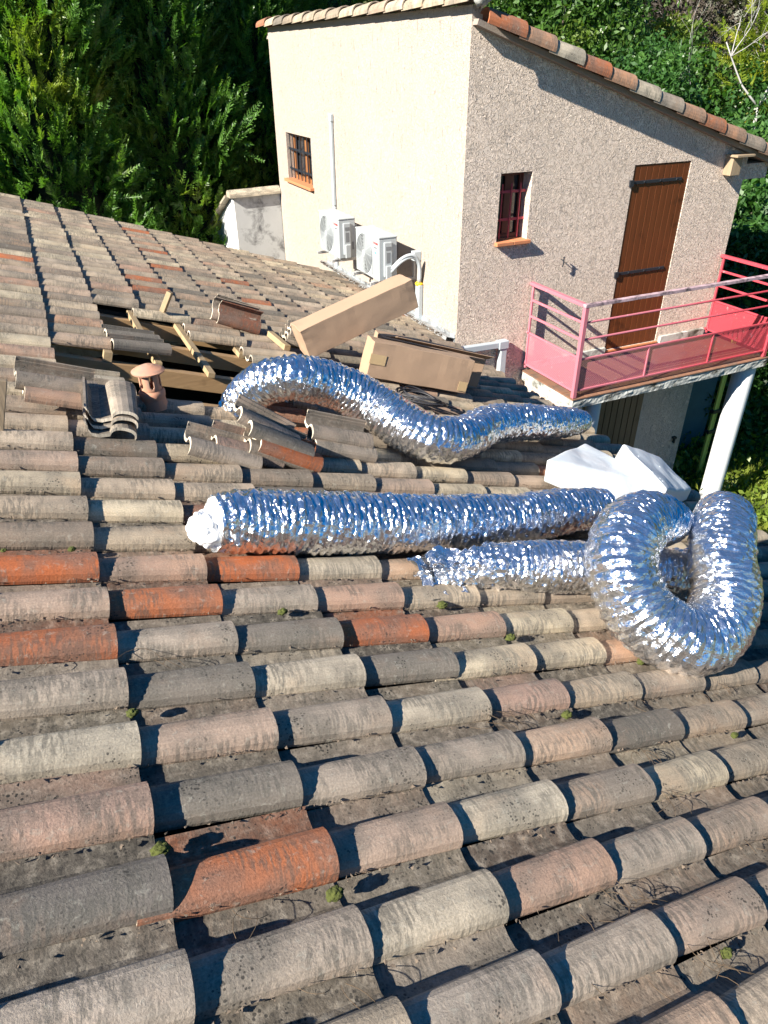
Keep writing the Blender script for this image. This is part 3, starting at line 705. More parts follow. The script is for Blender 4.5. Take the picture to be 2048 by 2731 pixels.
hc = MB(); hc.box(X0-.065, X0-.004, 7.96, 8.06, -2.895, -2.42); tag(hc.build('conduit', WHITEPVC, bevel=.01), 'short white upright conduit with yellow tape right of the nearer unit', 'conduit')
b = MB(); b.lathe([(.0, -.025), (.04, -.025), (.055, 0), (.04, .02), (0, .02)], (X0-.035, 8.01, -2.41), 14); tag(b.build('tape_wrap', YELLOW, smooth=True), 'yellow tape bunched round the top of the short conduit', 'tape')
for i, dz in enumerate((0, .035)):
    b = MB(); P = []
    for j in range(21):
        t = j/20
        p = (Vector((3.84, 8.03, -2.20-dz))*(1-t)**3+Vector((3.95, 7.9, -1.98-dz))*3*t*(1-t)**2+Vector((4.19, 7.85+.03*i, -1.90-dz))*3*t*t*(1-t)+Vector((4.21, 7.99+.03*i, -2.40))*t**3)
        P.append(p)
    b.tube(P, .019, 12); tag(b.build('refrigerant_hose', WHITEPVC, smooth=True), ('upper' if i == 0 else 'lower')+' white insulated hose curving from the nearer unit into the conduit', 'hose', 'hoses of the nearer unit')
b = MB(); b.box(X0-.10, X0-.004, 8.03, 8.12, -2.14, -2.03); tag(b.build('junction_box', WHITEPVC, bevel=.006), 'small white switch box on the side wall above the hoses', 'switch box')

# ------------------------------------------------------------------ vent pipe
vp = rp(.872, V0+PV*15.30, .045)
VP = empty('roof_vent', vp, 'round terracotta vent pipe with a flat conical cap and oval slots', 'vent')
b = MB(); b.lathe([(.078, -.05), (.07, -.02), (.066, .012)], vp, 32); b.build('base', TERRA, VP, smooth=True)
b = MB(); zz_ = [(.066, .005), (.070, .02), (.072, .045), (.066, .052), (.062, .06)]
b.lathe(zz_, vp+Vector((.0, 0, .0)), 40); b.build('collar', TERRA, VP, smooth=True)
b = MB(); nS = 72; R = .058; z0, z1 = .055, .165
vs = []; rows = 16
for i in range(rows+1):
    for k in range(nS):
        a = 2*pi*k/nS; vs.append(vp+Vector((R*cos(a), R*sin(a), z0+(z1-z0)*i/rows)))
fs = []
for i in range(rows):
    for k in range(nS):
        kk = k % 12; x = (kk-5.5)/2.1; z = (i+.5-8.5)/5.2
        if abs(x) < 1.0 and (x*x*.8+z**4) < 1: continue
        fs.append((i*nS+k, i*nS+(k+1) % nS, (i+1)*nS+(k+1) % nS, (i+1)*nS+k))
b.add(vs, fs); o = b.build('slotted_body', TERRA, VP, smooth=True); sm = o.modifiers.new('t', 'SOLIDIFY'); sm.thickness = .008; sm.offset = -1
b = MB(); b.lathe([(0, .205), (.03, .198), (.075, .178), (.090, .168), (.088, .160), (.05, .162), (0, .163)], vp, 40); b.build('cap', TERRA, VP, smooth=False)
for v_ in VP.children:
    v_.scale = (1, 1, 1)

# ------------------------------------------------------------------ loose tiles
def loose(u, v, n, yaw, roll=0, pitch=0, col=None, L=.38, label='', group=None, flip=False, name='loose_tile', cat='roof tile', sy=1., dirt=.6):
    b = MB(); cc_ = col or rand_col(rnd); cc_ = tuple(x*.92 for x in cc_)
    emit_tile(b, Matrix.Scale(.88, 4), L/.88, cc_, (rnd.random()*40, rnd.random()*40), True, dirt, 3, (.85, .74, .58), (.80, .68, .52), .018)
    o = b.build(name, TILE)
    # lip on the edge of the channel side is in the profile
    M = ROOFM @ Matrix.Translation((u, v, n)) @ Matrix.Rotation(radians(yaw), 4, 'Z') @ Matrix.Rotation(radians(pitch), 4, 'Y') @ Matrix.Rotation(radians(roll), 4, 'X')
    M = M @ Matrix.Scale(sy, 4, (0, 1, 0))
    o.matrix_world = M
    return tag(o, label, cat, group)
G = 'loose roof tiles left on the roof'
# row of overlapping loose tiles in the middle
loose(.895, 3.10, .075, -1, 20, 9, BEIGE[0], .37, 'loose beige tile, leftmost of the overlapping row in front of the hole', G)
loose(1.03, 3.14, .080, -1, 20, 9, PINK[1], .37, 'loose purplish tile, second from the left in the overlapping row', G)
loose(1.20, 3.13, .085, -1, 20, 9, BEIGE[3], .37, 'loose dull brown tile, third in the overlapping row below the orange one', G)
loose(1.245, 3.12, .115, -2, 14, 12, ORANGE[0], .36, 'loose orange edged tile sandwiched near the right end of the overlapping row', G)
loose(1.19, 3.15, .185, -2, 10, 16, DGREY[1], .37, 'loose dark grey tile lying on top of the overlapping row', G)
loose(1.15, 3.24, .215, -3, 16, 20, BEIGE[4], .36, 'loose tile with pale broken end behind the top of the overlapping row', G)
# pair right of them
loose(1.62, 3.26, .075, 0, 14, 3, BEIGE[1], .38, 'loose grey tile, lower of the pair under the curved duct', G)
loose(1.60, 3.31, .125, 0, 26, 4, BEIGE[3], .38, 'loose dirty tile, upper of the pair under the curved duct', G)
# near the arch
loose(1.42, 3.72, .085, -3, 0, 0, ORANGE[1], .30, 'loose orange tile under the arch of the duct', G)
loose(1.70, 3.88, .10, 0, 6, 5, YEL[0], .30, 'loose yellowish tile with pale end under the arch of the duct', G)
loose(1.93, 3.90, .13, -2, 10, 14, PINK[2], .34, 'loose tile slanting away below the duct right of the arch', G)
loose(1.86, 3.84, .075, -10, 0, 0, BEIGE[3], .38, 'loose brown tile pushed against the duct below the arch', G)
# left stack
loose(.215, 3.58, .075, 1, 4, 2, PINK[0], .37, 'loose pinkish tile, front one of the stack at the left edge', G)
loose(.175, 3.64, .105, 2, 22, 3, BEIGE[3], .37, 'loose dirty grey tile at the back of the left stack', G)
loose(.46, 3.78, .06, -1, 0, 0, BEIGE[0], .30, 'loose beige tile poking out right of the left stack', G)
loose(.47, 3.95, .05, 2, 0, 0, YEL[1], .26, 'broken pale tile piece at the near edge of the hole', G)
# nested tiles turned across the slope
loose(.700, 3.27, .060, 87, 5, -2, BEIGE[1], .36, 'loose tile turned across the slope, bottom of the nested pair left of the vent', G, sy=1.3)
loose(.705, 3.30, .110, 86, -2, -3, BEIGE[3], .34, 'loose tile turned across the slope, middle of the nested stack left of the vent', G, sy=1.3)
loose(.705, 3.31, .135, 86, 0, -3, BEIGE[0], .37, 'loose dark troughed tile turned across the slope on top of the nested stack', G, sy=1.3)
# standing stack beyond the hole
loose(1.70, 5.80, .06, -2, 78, 4, (.25, .10, .06), .36, 'rusty brown tile standing on its edge, nearest of the upright stack', G, dirt=.2)
loose(1.66, 5.86, .07, -4, 80, 3, BEIGE[4], .37, 'clay tile standing on its edge second in the upright stack', G)
loose(1.69, 5.93, .08, -6, 74, 6, BEIGE[0], .37, 'clay tile leaning at the back of the upright stack', G)
# pile at the end of the box
for i in range(4):
    loose(2.23+.012*i, 5.55+.01*(i % 2), .07+.038*i, 1-2*i, 0, 0, BEIGE[(i*2) % 7], .38, ('lowest', 'second', 'third', 'topmost')[i]+' tile of the pile tucked behind the left end of the long box', G)
# slipped tiles hanging in the hole
loose(.78, 4.79, .035, 7, 0, -1, DGREY[1], .38, 'grey barrel tile slipped into the hole, nearer one', G)
loose(.76, 5.00, .035, 5, 0, 0, DGREY[1], .36, 'grey tile slipped into the hole behind the nearer one', G)
loose(.66, 5.12, -.01, 2, 0, 0, DGREY[0], .36, 'dark shaded tile deepest in the upper left of the hole', G)
# wood bits
def stick(name, a, b_, w_, h_, m, label, cat='timber'):
    q = MB(); q.bar(a, b_, w_, h_, NN); return tag(q.build(name, m, bevel=.003), label, cat)
stick('batten_offcut', rp(1.30, 5.96, .05), rp(1.33, 5.94, .22), .05, .04, BATTEN, 'short yellow wood offcut sticking up beyond the hole') 
stick('batten_offcut', rp(2.16, 5.78, .07), rp(2.19, 5.40, .07), .055, .045, BATTEN, 'yellow wood offcut lying beside the tile pile')
q = MB(); q.box(.0, .126, 3.27, 3.30, .0, .27, ROOFM); tag(q.build('upright_board', OLDWOOD, bevel=.004), 'old wooden board standing upright at the left edge', 'board')

# ------------------------------------------------------------------ cardboard boxes
def carton(name, pos, ez, L, W, H, label, tape, inset=0):
    Mz = Matrix.Rotation(radians(ez[0]), 4, 'Z') @ Matrix.Rotation(radians(ez[1]), 4, 'Y') @ Matrix.Rotation(radians(ez[2]), 4, 'X')
    M = Matrix.Translation(pos) @ Mz
    e = empty(name, pos, label, 'cardboard box', 'cardboard boxes by the wall')
    bm = bmesh.new(); bmesh.ops.create_cube(bm, size=1)
    for v in bm.verts: v.co = Vector(((v.co.x+.5)*L, (v.co.y+.5)*W, (v.co.z+.5)*H))
    bmesh.ops.subdivide_edges(bm, edges=bm.edges[:], cuts=14, use_grid_fill=True)
    sd_ = len(label)
    for v in bm.verts:
        p = v.co.copy(); k = noise.noise(Vector((p.x*4+sd_, p.y*6, p.z*5)))*.006+noise.noise(Vector((p.x*14+sd_, p.y*16, p.z*15)))*.0018
        cx = min(abs(p.x), abs(p.x-L)); k *= .8+1.6*math.exp(-cx*18); v.co += Vector((k*.8, k, k))
    bmesh.ops.recalc_face_normals(bm, faces=bm.faces[:])
    me = bpy.data.meshes.new('carton_body'); bm.to_mesh(me); bm.free()
    o = link('carton_body', me, None, CARD); o.parent = e; o.matrix_world = M
    md = o.modifiers.new('b', 'BEVEL'); md.width = .004; md.segments = 2; md.limit_method = 'ANGLE'; md.angle_limit = radians(50)
    for (x0, x1, z0, z1) in tape:
        b = MB(); b.box(x0, x1, -.0075, -.0055, z0, z1); q = b.build('parcel_tape', PTAPE); q.parent = e; q.matrix_world = M
    return e, M
b1p = Vector((1.714, 5.123, -2.085))+NN*.075
e1, M1 = carton('cardboard_box', b1p, (1.4, -15.6, -1.4), 1.01, .224, .243, 'long cardboard box propped up slanting against the others', [])

b2p = Vector((2.119, 4.905, -2.161))+NN*.01
carton('cardboard_box', b2p, (-4.6, 17.9, -4.7), .936, .178, .288, 'cardboard box with tape strips lying nearest the duct', [(-.008, .13, .11, .19), (.84, .925, .02, .10)])
b3p = rp(2.98, 5.28, .075)
e3, M3 = carton('cardboard_box', b3p, (-9, 18.0, -4), .98, .30, .25, 'cardboard box half hidden behind the taped box', [])
b = MB(); b.add([(.0, 0.0, .26), (.98, 0, .26), (.99, -.11, .31), (.05, -.13, .30)], [(0, 1, 2, 3)]); q = b.build('open_flap', CARD); q.parent = e3; q.matrix_world = M3
md = q.modifiers.new('s', 'SOLIDIFY'); md.thickness = .004

# ------------------------------------------------------------------ foil ducts
def catmull(P, n):
    P = [np.array(p, float) for p in P]; P = [2*P[0]-P[1]]+P+[2*P[-1]-P[-2]]; o = []
    for i in range(1, len(P)-2):
        for j in range(n):
            t = j/n; a, b_, c, d_ = P[i-1], P[i], P[i+1], P[i+2]
            o.append(.5*((2*b_)+(-a+c)*t+(2*a-5*b_+4*c-d_)*t*t+(-a+3*b_-3*c+d_)*t**3))
    o.append(P[-2]); return np.array(o)
def duct(name, pts, rad, parent, seed, crumple=None, step=.0056, nr=84, sag=.0, pitch=.034):
    """pts list of (x,y,z), rad list; flexible foil tube with helical ribs and crinkles"""
    Q = catmull([tuple(p)+(r,) for p, r in zip(pts, rad)], 40)
    seg = np.linalg.norm(np.diff(Q[:, :3], axis=0), axis=1); s = np.concatenate([[0], np.cumsum(seg)]); Ltot = s[-1]
    n = int(Ltot/step); ss = np.linspace(0, Ltot, n+1); P = np.stack([np.interp(ss, s, Q[:, k]) for k in range(4)], 1)
    T = np.gradient(P[:, :3], axis=0); T /= np.linalg.norm(T, axis=1)[:, None]
    up = np.array([0., 0., 1.]) if abs(T[0][2]) < .9 else np.array([1., 0, 0])
    vs = np.zeros(((n+1)*nr, 3)); uv = np.zeros(((n+1)*(nr+1), 2))
    ang = np.arange(nr)*2*pi/nr; ca, sa = np.cos(ang), np.sin(ang)
    nz = noise.noise; drn = random.Random(int(seed*10))
    for i in range(n+1):
        t = T[i]; up = up-t*up.dot(t); up /= np.linalg.norm(up); sd_ = np.cross(t, up); r = P[i, 3]; si = ss[i]
        k = crumple(si/Ltot) if crumple else 0.
        cr = 1+k*1.2
        for j in range(nr):
            a = ang[j]
            lump = nz(Vector((si*9+seed, ca[j]*1.2, sa[j]*1.2)))*.05
            hel = (si/pitch+a/(2*pi)+.35*nz(Vector((si*6, ca[j]*1.5, sa[j]*1.5+seed)))) % 1.0
            rib = abs(sin(pi*hel))*.0095
            w1 = nz(Vector((si*36+seed+1.2*nz(Vector((si*5, ca[j]*2, sa[j]*2+7))), ca[j]*1.35+si*4, sa[j]*1.35)))
            w2 = nz(Vector((si*66-seed, ca[j]*3.6, sa[j]*3.6)))
            w3 = nz(Vector((si*28, ca[j]*5+seed, sa[j]*5)))
            dr_ = r*lump+rib+(1-abs(w1)*2)*.0062*cr+w2*.0042*cr+w3*.0045*cr+drn.gauss(0, .0003)
            if k: dr_ += r*k*.6*nz(Vector((si*9, ca[j]*1.1, sa[j]*1.1+9)))
            dx = 0.006*cr*nz(Vector((si*30, ca[j]*4, sa[j]*4+seed*2)))+drn.gauss(0, .0006)
            vs[i*nr+j] = P[i, :3]+(up*ca[j]+sd_*sa[j])*(r+dr_-.006)+t*dx
    me = bpy.data.meshes.new(name)
    fs = np.zeros((n*nr, 4), int); idx = np.arange(n*nr); ii, jj = idx//nr, idx % nr; j2 = (jj+1) % nr
    fs[:, 0] = ii*nr+jj; fs[:, 1] = ii*nr+j2; fs[:, 2] = (ii+1)*nr+j2; fs[:, 3] = (ii+1)*nr+jj
    me.from_pydata(vs.tolist(), [], fs.tolist())
    u = np.zeros((n*nr, 4, 2)); rm = .14*2*pi/nr
    u[:, 0] = np.stack([ss[ii], jj*rm], 1); u[:, 1] = np.stack([ss[ii], (jj+1)*rm], 1); u[:, 2] = np.stack([ss[ii+1], (jj+1)*rm], 1); u[:, 3] = np.stack([ss[ii+1], jj*rm], 1)
    u += seed*3.1
    ul = me.uv_layers.new(name='UV'); ul.data.foreach_set('uv', u.reshape(-1))
    bm = bmesh.new(); bm.from_mesh(me); bmesh.ops.triangulate(bm, faces=bm.faces[:], quad_method='SHORT_EDGE'); bm.to_mesh(me); bm.free()
    me.update()
    return link(name, me, parent, FOIL)
def lumpy(name, c, rad, parent, m, seed, amp=.35, n=40, fr=5.):
    b = MB(); vs = []
    for i in range(n+1):
        for j in range(n):
            p = pi*i/n; a = 2*pi*j/n; d_ = Vector((sin(p)*cos(a), sin(p)*sin(a), cos(p)))
            k = 1+amp*noise.noise(d_*fr*.4+Vector((seed, 0, 0)))+amp*.5*noise.noise(d_*fr+Vector((0, seed, 0)))+amp*.12*noise.noise(d_*fr*3)
            vs.append(Vector(c)+Vector((d_.x*rad[0], d_.y*rad[1], d_.z*rad[2]))*k)
    b.add(vs, [(i*n+j, (i+1)*n+j, (i+1)*n+(j+1) % n, i*n+(j+1) % n) for i in range(n) for j in range(n)])
    return b.build(name, m, parent, smooth=True)
# curved duct coming out of the hole
A = [(.80, 4.15, -2.25), (.83, 4.02, -1.98), (.865, 3.93, -1.76), (.965, 3.79, -1.60), (1.138, 3.67, -1.535), (1.385, 3.69, -1.635), (1.588, 3.64, -1.765), (1.72, 3.50, -1.865), (1.88, 3.36, -1.945), (2.12, 3.42, -2.02), (2.52, 3.70, -2.135), (2.879, 3.84, -2.25), (3.20, 3.93, -2.36), (3.52, 4.06, -2.475), (3.72, 4.15, -2.555)]
AR = [.10, .10, .105, .118, .124, .13, .138, .140, .138, .132, .130, .128, .122, .108, .085]
DA = empty('flexible_duct', A[2], 'silver foil duct curving out of the hole and snaking across the tiles', 'duct')
duct('foil_sleeve', A, AR, DA, 1.3)
lumpy('insulation_fill', (3.745, 4.155, -2.56), (.055, .05, .065), DA, INSUL, 3)
# straight duct
Bp = [(.36, 2.335, -1.50), (.46, 2.34, -1.525), (.62, 2.345, -1.575), (.809, 2.345, -1.638), (1.262, 2.375, -1.788), (1.832, 2.45, -1.976), (2.25, 2.55, -2.10), (2.58, 2.62, -2.215)]
BR = [.108, .118, .126, .127, .128, .126, .120, .112]
DB = empty('flexible_duct', Bp[0], 'straight silver foil duct with white wadding at its open left end', 'duct')
duct('foil_sleeve', Bp, BR, DB, 5.7)
lumpy('insulation_fill', (.40, 2.335, -1.51), (.09, .105, .105), DB, INSUL, 8, .2, 60, 3.)
lumpy('insulation_fill', (.325, 2.31, -1.50), (.065, .075, .075), DB, INSUL, 12, .28, 60, 3.)
# coiled duct
Cp = [(1.20, 2.12, -1.87), (1.28, 2.10, -1.87), (1.38, 2.08, -1.88), (1.50, 2.058, -1.895), (1.71, 2.05, -1.955), (2.032, 2.03, -2.055), (2.313, 2.00, -2.145), (2.53, 1.95, -2.215), (2.82, 1.98, -2.29), (3.08, 2.12, -2.33), (3.08, 2.20, -2.23), (2.90, 2.06, -2.05), (2.64, 1.855, -1.955), (2.47, 1.70, -1.955), (2.378, 1.57, -2.01), (2.22, 1.47, -2.06), (2.03, 1.45, -2.03), (1.89, 1.56, -1.94), (1.87, 1.70, -1.81), (1.98, 1.83, -1.76), (2.20, 1.96, -1.80), (2.42, 2.03, -1.90), (2.58, 2.06, -1.97)]
CR = [.05, .062, .078, .095, .112, .120, .13, .13, .135, .14, .142, .142, .140, .137, .138, .138, .138, .138, .138, .140, .136, .118, .07]
DC = empty('flexible_duct', Cp[5], 'silver foil duct coiled into a loop with a torn crumpled end', 'duct')
duct('foil_sleeve', Cp, CR, DC, 9.1, crumple=lambda t: max(0, 1-t/.10)*.9)
def rag(c, s_, seed):
    b = MB(); n = 24; vs = []; uv = []
    for i in range(n+1):
        for j in range(n+1):
            x = (i/n-.5)*s_[0]; y = (j/n-.5)*s_[1]; q = Vector((x*11+seed, y*11, seed))
            z = noise.noise(q)*.06+noise.noise(q*2.3)*.02+abs(noise.noise(q*4.5))*.01
            vs.append((c[0]+x+.03*noise.noise(q*1.7+Vector((5, 5, 5))), c[1]+y+.03*noise.noise(q*1.9), c[2]+z+s_[2]*x)); uv.append((x+seed, y))
    b.add(vs, [(i*(n+1)+j, (i+1)*(n+1)+j, (i+1)*(n+1)+j+1, i*(n+1)+j+1) for i in range(n) for j in range(n)], uv)
    return b.build('torn_foil', FOIL, DC, smooth=False)
rag((1.20, 2.05, -1.89), (.17, .16, -.3), 2.2); rag((1.28, 2.12, -1.82), (.20, .15, -.3), 7.2); rag((1.17, 2.13, -1.83), (.13, .12, -.3), 17.2)

# ------------------------------------------------------------------ white bags
def pack(name, pts, label, seed):
    bm = bmesh.new()
    for p in pts: bm.verts.new(p)
    r = bmesh.ops.convex_hull(bm, input=bm.verts[:])
    bmesh.ops.delete(bm, geom=[x for x in r['geom_interior'] if isinstance(x, bmesh.types.BMVert)], context='VERTS')
    bmesh.ops.dissolve_limit(bm, angle_limit=radians(4), verts=bm.verts[:], edges=bm.edges[:])
    bmesh.ops.bevel(bm, geom=bm.edges[:], offset=.012, segments=2, affect='EDGES', profile=.5)
    bmesh.ops.triangulate(bm, faces=bm.faces[:])
    for _ in range(5):
        E_ = [e for e in bm.edges if e.calc_length() > .03]
        if not E_: break
        bmesh.ops.subdivide_edges(bm, edges=E_, cuts=1); bmesh.ops.triangulate(bm, faces=bm.faces[:])
    for v in bm.verts:
        q = v.co*5+Vector((seed, 0, 0)); k = noise.noise(q*.6)*.010+(abs(noise.noise(q*.8+Vector((3, 1, 2))))-.2)*.012+noise.noise(q*4)*.0012
        v.co += Vector((.2, .1, 1))*k
    bmesh.ops.recalc_face_normals(bm, faces=bm.faces[:])
    me = bpy.data.meshes.new(name); bm.to_mesh(me); bm.free(); me.polygons.foreach_set('use_smooth', [True]*len(me.polygons))
    return tag(link(name, me, None, BAG), label, 'white pack')
pack('white_pack', [(2.583, 3.143, -2.141), (3.256, 3.562, -2.374), (3.453, 3.005, -2.461), (2.922, 2.859, -2.401), (2.624, 3.198, -2.344), (2.956, 2.885, -2.459), (3.203, 3.562, -2.535), (3.406, 3.005, -2.603)], 'crumpled white wrapped pack, larger and nearer, behind the coiled duct', 4.)
pack('white_pack', [(3.369, 3.308, -2.285), (3.278, 3.308, -2.56), (3.81, 3.352, -2.516), (3.744, 3.352, -2.715), (3.871, 3.065, -2.663), (3.843, 3.065, -2.748), (3.356, 2.846, -2.407), (3.303, 2.846, -2.568), (3.752, 3.747, -2.707)], 'smaller white wrapped pack wedged behind the larger one near the column', 11.)

# ------------------------------------------------------------------ cable coil
b = MB()
cc = rp(2.95, 4.44, .085)
for i in range(7):
    P = []; r1, r2 = rnd.uniform(.12, .19), rnd.uniform(.10, .16); ox, oy = rnd.uniform(-.03, .03), rnd.uniform(-.03, .03); ph = rnd.random()*6
    for j in range(41):
        a = 2*pi*j/40; P.append(cc+U*(ox+r1*cos(a+.3))+V*(oy+r2*sin(a))+NN*(.012+.008*i*.7+.012*sin(2*a+ph)))
    b.tube(P, .0055, 6, False)
b.tube([cc+U*.15, cc+U*.25+V*-.05, cc+U*.36+V*-.02+NN*-.02], .0055, 6)
tag(b.build('cable_coil', CABLE, smooth=True), 'coil of thin black cable lying behind the curved duct', 'cable')

# ------------------------------------------------------------------ moss, needles
def moss(u, v, s_, i, where):
    o = lumpy('moss_tuft', rp(u, v, .012), (s_*.8, s_*.6, s_*.5), None, MOSS, i*3.3, .35, 30, 5)
    tag(o, where, 'moss', 'moss tufts between the tiles')
moss(0.408, 1.494, 0.020, 1, 'moss tuft between the two left columns, upper one at left')
moss(0.404, 1.061, 0.026, 2, 'bright green moss tuft beside the dark tile at lower left')
moss(0.757, 0.861, 0.026, 3, 'bright moss tuft at the lower right corner of the spotted orange tile')
moss(1.695, 1.940, 0.028, 4, 'moss tuft on the channel below the torn duct end')
moss(1.893, 1.711, 0.026, 5, 'moss tuft three tiles left of the coil')
moss(0.991, 1.929, 0.022, 6, 'moss tuft left of centre above the dark tiles')
moss(2.450, 1.509, 0.024, 7, 'moss tuft just left of the foot of the coil')
moss(1.836, 1.283, 0.024, 8, 'moss tuft below the pinkish tile right of centre')
moss(2.518, 1.074, 0.018, 9, 'small moss tuft near the right edge')
moss(1.684, 0.459, 0.020, 10, 'small brownish moss tuft at the lower right')
moss(0.327, 2.335, 0.016, 11, 'moss patch above the left orange tile')
moss(0.113, 2.320, 0.012, 12, 'tiny moss tuft at the left edge')
b = MB(); nr_ = random.Random(5)
def twig(u, v, L, a, n_=0):
    P = []; cv = nr_.uniform(-3, 3)
    for j in range(6):
        t = j/5; P.append(rp(u+cos(a+cv*t*.5)*L*t, v+sin(a+cv*t*.5)*L*t, .006+n_+.012*sin(pi*t)))
    b.tube(P, .0008, 4)
for i in range(36):
    k, r = nr_.randint(-1, 9), nr_.randint(-2, 14)
    u = U0+UPK*k+nr_.uniform(-.33, -.02); v = V0+PV*r-nr_.uniform(.02, .07)
    for _ in range(nr_.randint(1, 4)): twig(u+nr_.uniform(-.03, .03), v+nr_.uniform(-.02, .02), nr_.uniform(.03, .11), nr_.uniform(0, 6.3))
for u, v, k in [(1.533, 0.649, 9), (1.627, 0.443, 9), (2.003, 1.075, 7), (1.96, 0.887, 6), (1.516, 1.297, 5), (0.526, 1.705, 4), (1.266, 0.558, 4), (0.547, 0.884, 3), (0.701, 0.68, 3)]:
    for _ in range(k): twig(u+nr_.uniform(-.03, .03), v+nr_.uniform(-.02, .02), nr_.uniform(.05, .13), nr_.uniform(0, 6.3), .003)
tag(b.build('needle_litter', NEEDLE), 'thin dry twigs and needles caught in the tile channels', 'litter', kind='stuff')
b = MB()
for i in range(5200):
    k, r = nr_.randint(-3, 10), nr_.randint(-4, 22)
    if (k, r) in hole: continue
    u = U0+UPK*k+nr_.uniform(-.36, .0); v = V0+PV*r-abs(nr_.gauss(0, .012))-.001; s_ = nr_.uniform(.002, .0075)
    p = rp(u, v, .004); a = [Vector((nr_.gauss(0, 1), nr_.gauss(0, 1), nr_.gauss(0, .6))).normalized()*s_ for _ in range(4)]
    b.add([p+x for x in a], [(0, 1, 2), (0, 2, 3), (0, 3, 1), (1, 3, 2)])
for i in range(500):
    v = nr_.uniform(7.2, 11.2); p = rp(4.80-abs(nr_.gauss(0, .04)), v, .07); s_ = nr_.uniform(.008, .022)
    a = [Vector((nr_.gauss(0, 1), nr_.gauss(0, 1), nr_.gauss(0, .6))).normalized()*s_ for _ in range(4)]
    b.add([p+x for x in a], [(0, 1, 2), (0, 2, 3), (0, 3, 1), (1, 3, 2)])
tag(b.build('roof_debris', DEBRIS), 'crumbs of soil and dead leaves along the tile edges', 'debris', kind='stuff')

# ------------------------------------------------------------------ vegetation
def mesh_np(name, V_, F_, m, parent=None):
    me = bpy.data.meshes.new(name); nv, nf, k = len(V_), len(F_), F_.shape[1]
    me.vertices.add(nv); me.vertices.foreach_set('co', V_.reshape(-1).astype(np.float32))
    me.loops.add(nf*k); me.polygons.add(nf); me.loops.foreach_set('vertex_index', F_.reshape(-1).astype(np.int32))
    me.polygons.foreach_set('loop_start', np.arange(0, nf*k, k, dtype=np.int32)); me.polygons.foreach_set('loop_total', np.full(nf, k, np.int32))
    me.update(calc_edges=True); return link(name, me, parent, m)
def unit(a): return a/np.maximum(1e-9, np.linalg.norm(a, axis=-1, keepdims=True))
def sprays(C_, D_, L_, rs, nl=9, lw=.010, ll=.07, ang=.75):
    """feathery sprays: axis from C_ along D_, leaflets on both sides -> quads"""
    n = len(C_); up = unit(rs.normal(size=(n, 3))+np.array([0, 0, .3])); S = unit(np.cross(D_, up)); Vs = []
    for i in range(nl):
        t = (i+.6)/nl
        for sg in (-1, 1):
            base = C_+D_*(L_*t)[:, None]
            dd = unit(D_*cos(ang)+S*sg*sin(ang)+rs.normal(size=(n, 3))*.12)
            wv = unit(np.cross(dd, up)+rs.normal(size=(n, 3))*.3)*lw*(1.2-.5*t)
            l_ = (ll*(1.05-t*.75)*rs.uniform(.8, 1.2, n))[:, None]
            Vs.append(np.stack([base-wv*.5, base+dd*l_*.5-wv, base+dd*l_, base+dd*l_*.5+wv], 1))
    base = C_; wv = S*lw*.8
    Vs.append(np.stack([base-wv, base+wv, base+D_*L_[:, None]+wv*.4, base+D_*L_[:, None]-wv*.4], 1))
    A_ = np.concatenate(Vs, 0).reshape(-1, 3); return A_, np.arange(len(A_)).reshape(-1, 4)
def leaves(C_, rs, s_, asp=.42):
    n = len(C_); D_ = unit(rs.normal(size=(n, 3))+np.array([0, 0, -.25])); S = unit(np.cross(D_, rs.normal(size=(n, 3)))); L_ = (s_*rs.uniform(.6, 1.3, n))[:, None]
    nrm = np.cross(D_, S)
    A_ = np.stack([C_, C_+D_*L_*.45+S*L_*asp*.5+nrm*L_*.08, C_+D_*L_, C_+D_*L_*.45-S*L_*asp*.5+nrm*L_*.08], 1).reshape(-1, 3)
    return A_, np.arange(len(A_)).reshape(-1, 4)
def core(cx, cy, z0, z1, rfun, m, name, parent, seed):
    b = MB(); vs = []; n = 36; q = 40
    for i in range(q+1):
        t = i/q; z = z0+(z1-z0)*t
        for j in range(n):
            a = 2*pi*j/n; r = rfun(t)*(1+.35*noise.noise(Vector((cos(a)*1.6+seed, sin(a)*1.6, z*.9)))+.18*noise.noise(Vector((cos(a)*5, sin(a)*5+seed, z*3))))
            vs.append((cx+r*cos(a), cy+r*sin(a), z))
    b.add(vs, [(i*n+j, i*n+(j+1) % n, (i+1)*n+(j+1) % n, (i+1)*n+j) for i in range(q) for j in range(n)]+[tuple(q*n+j for j in range(n))])
    return b
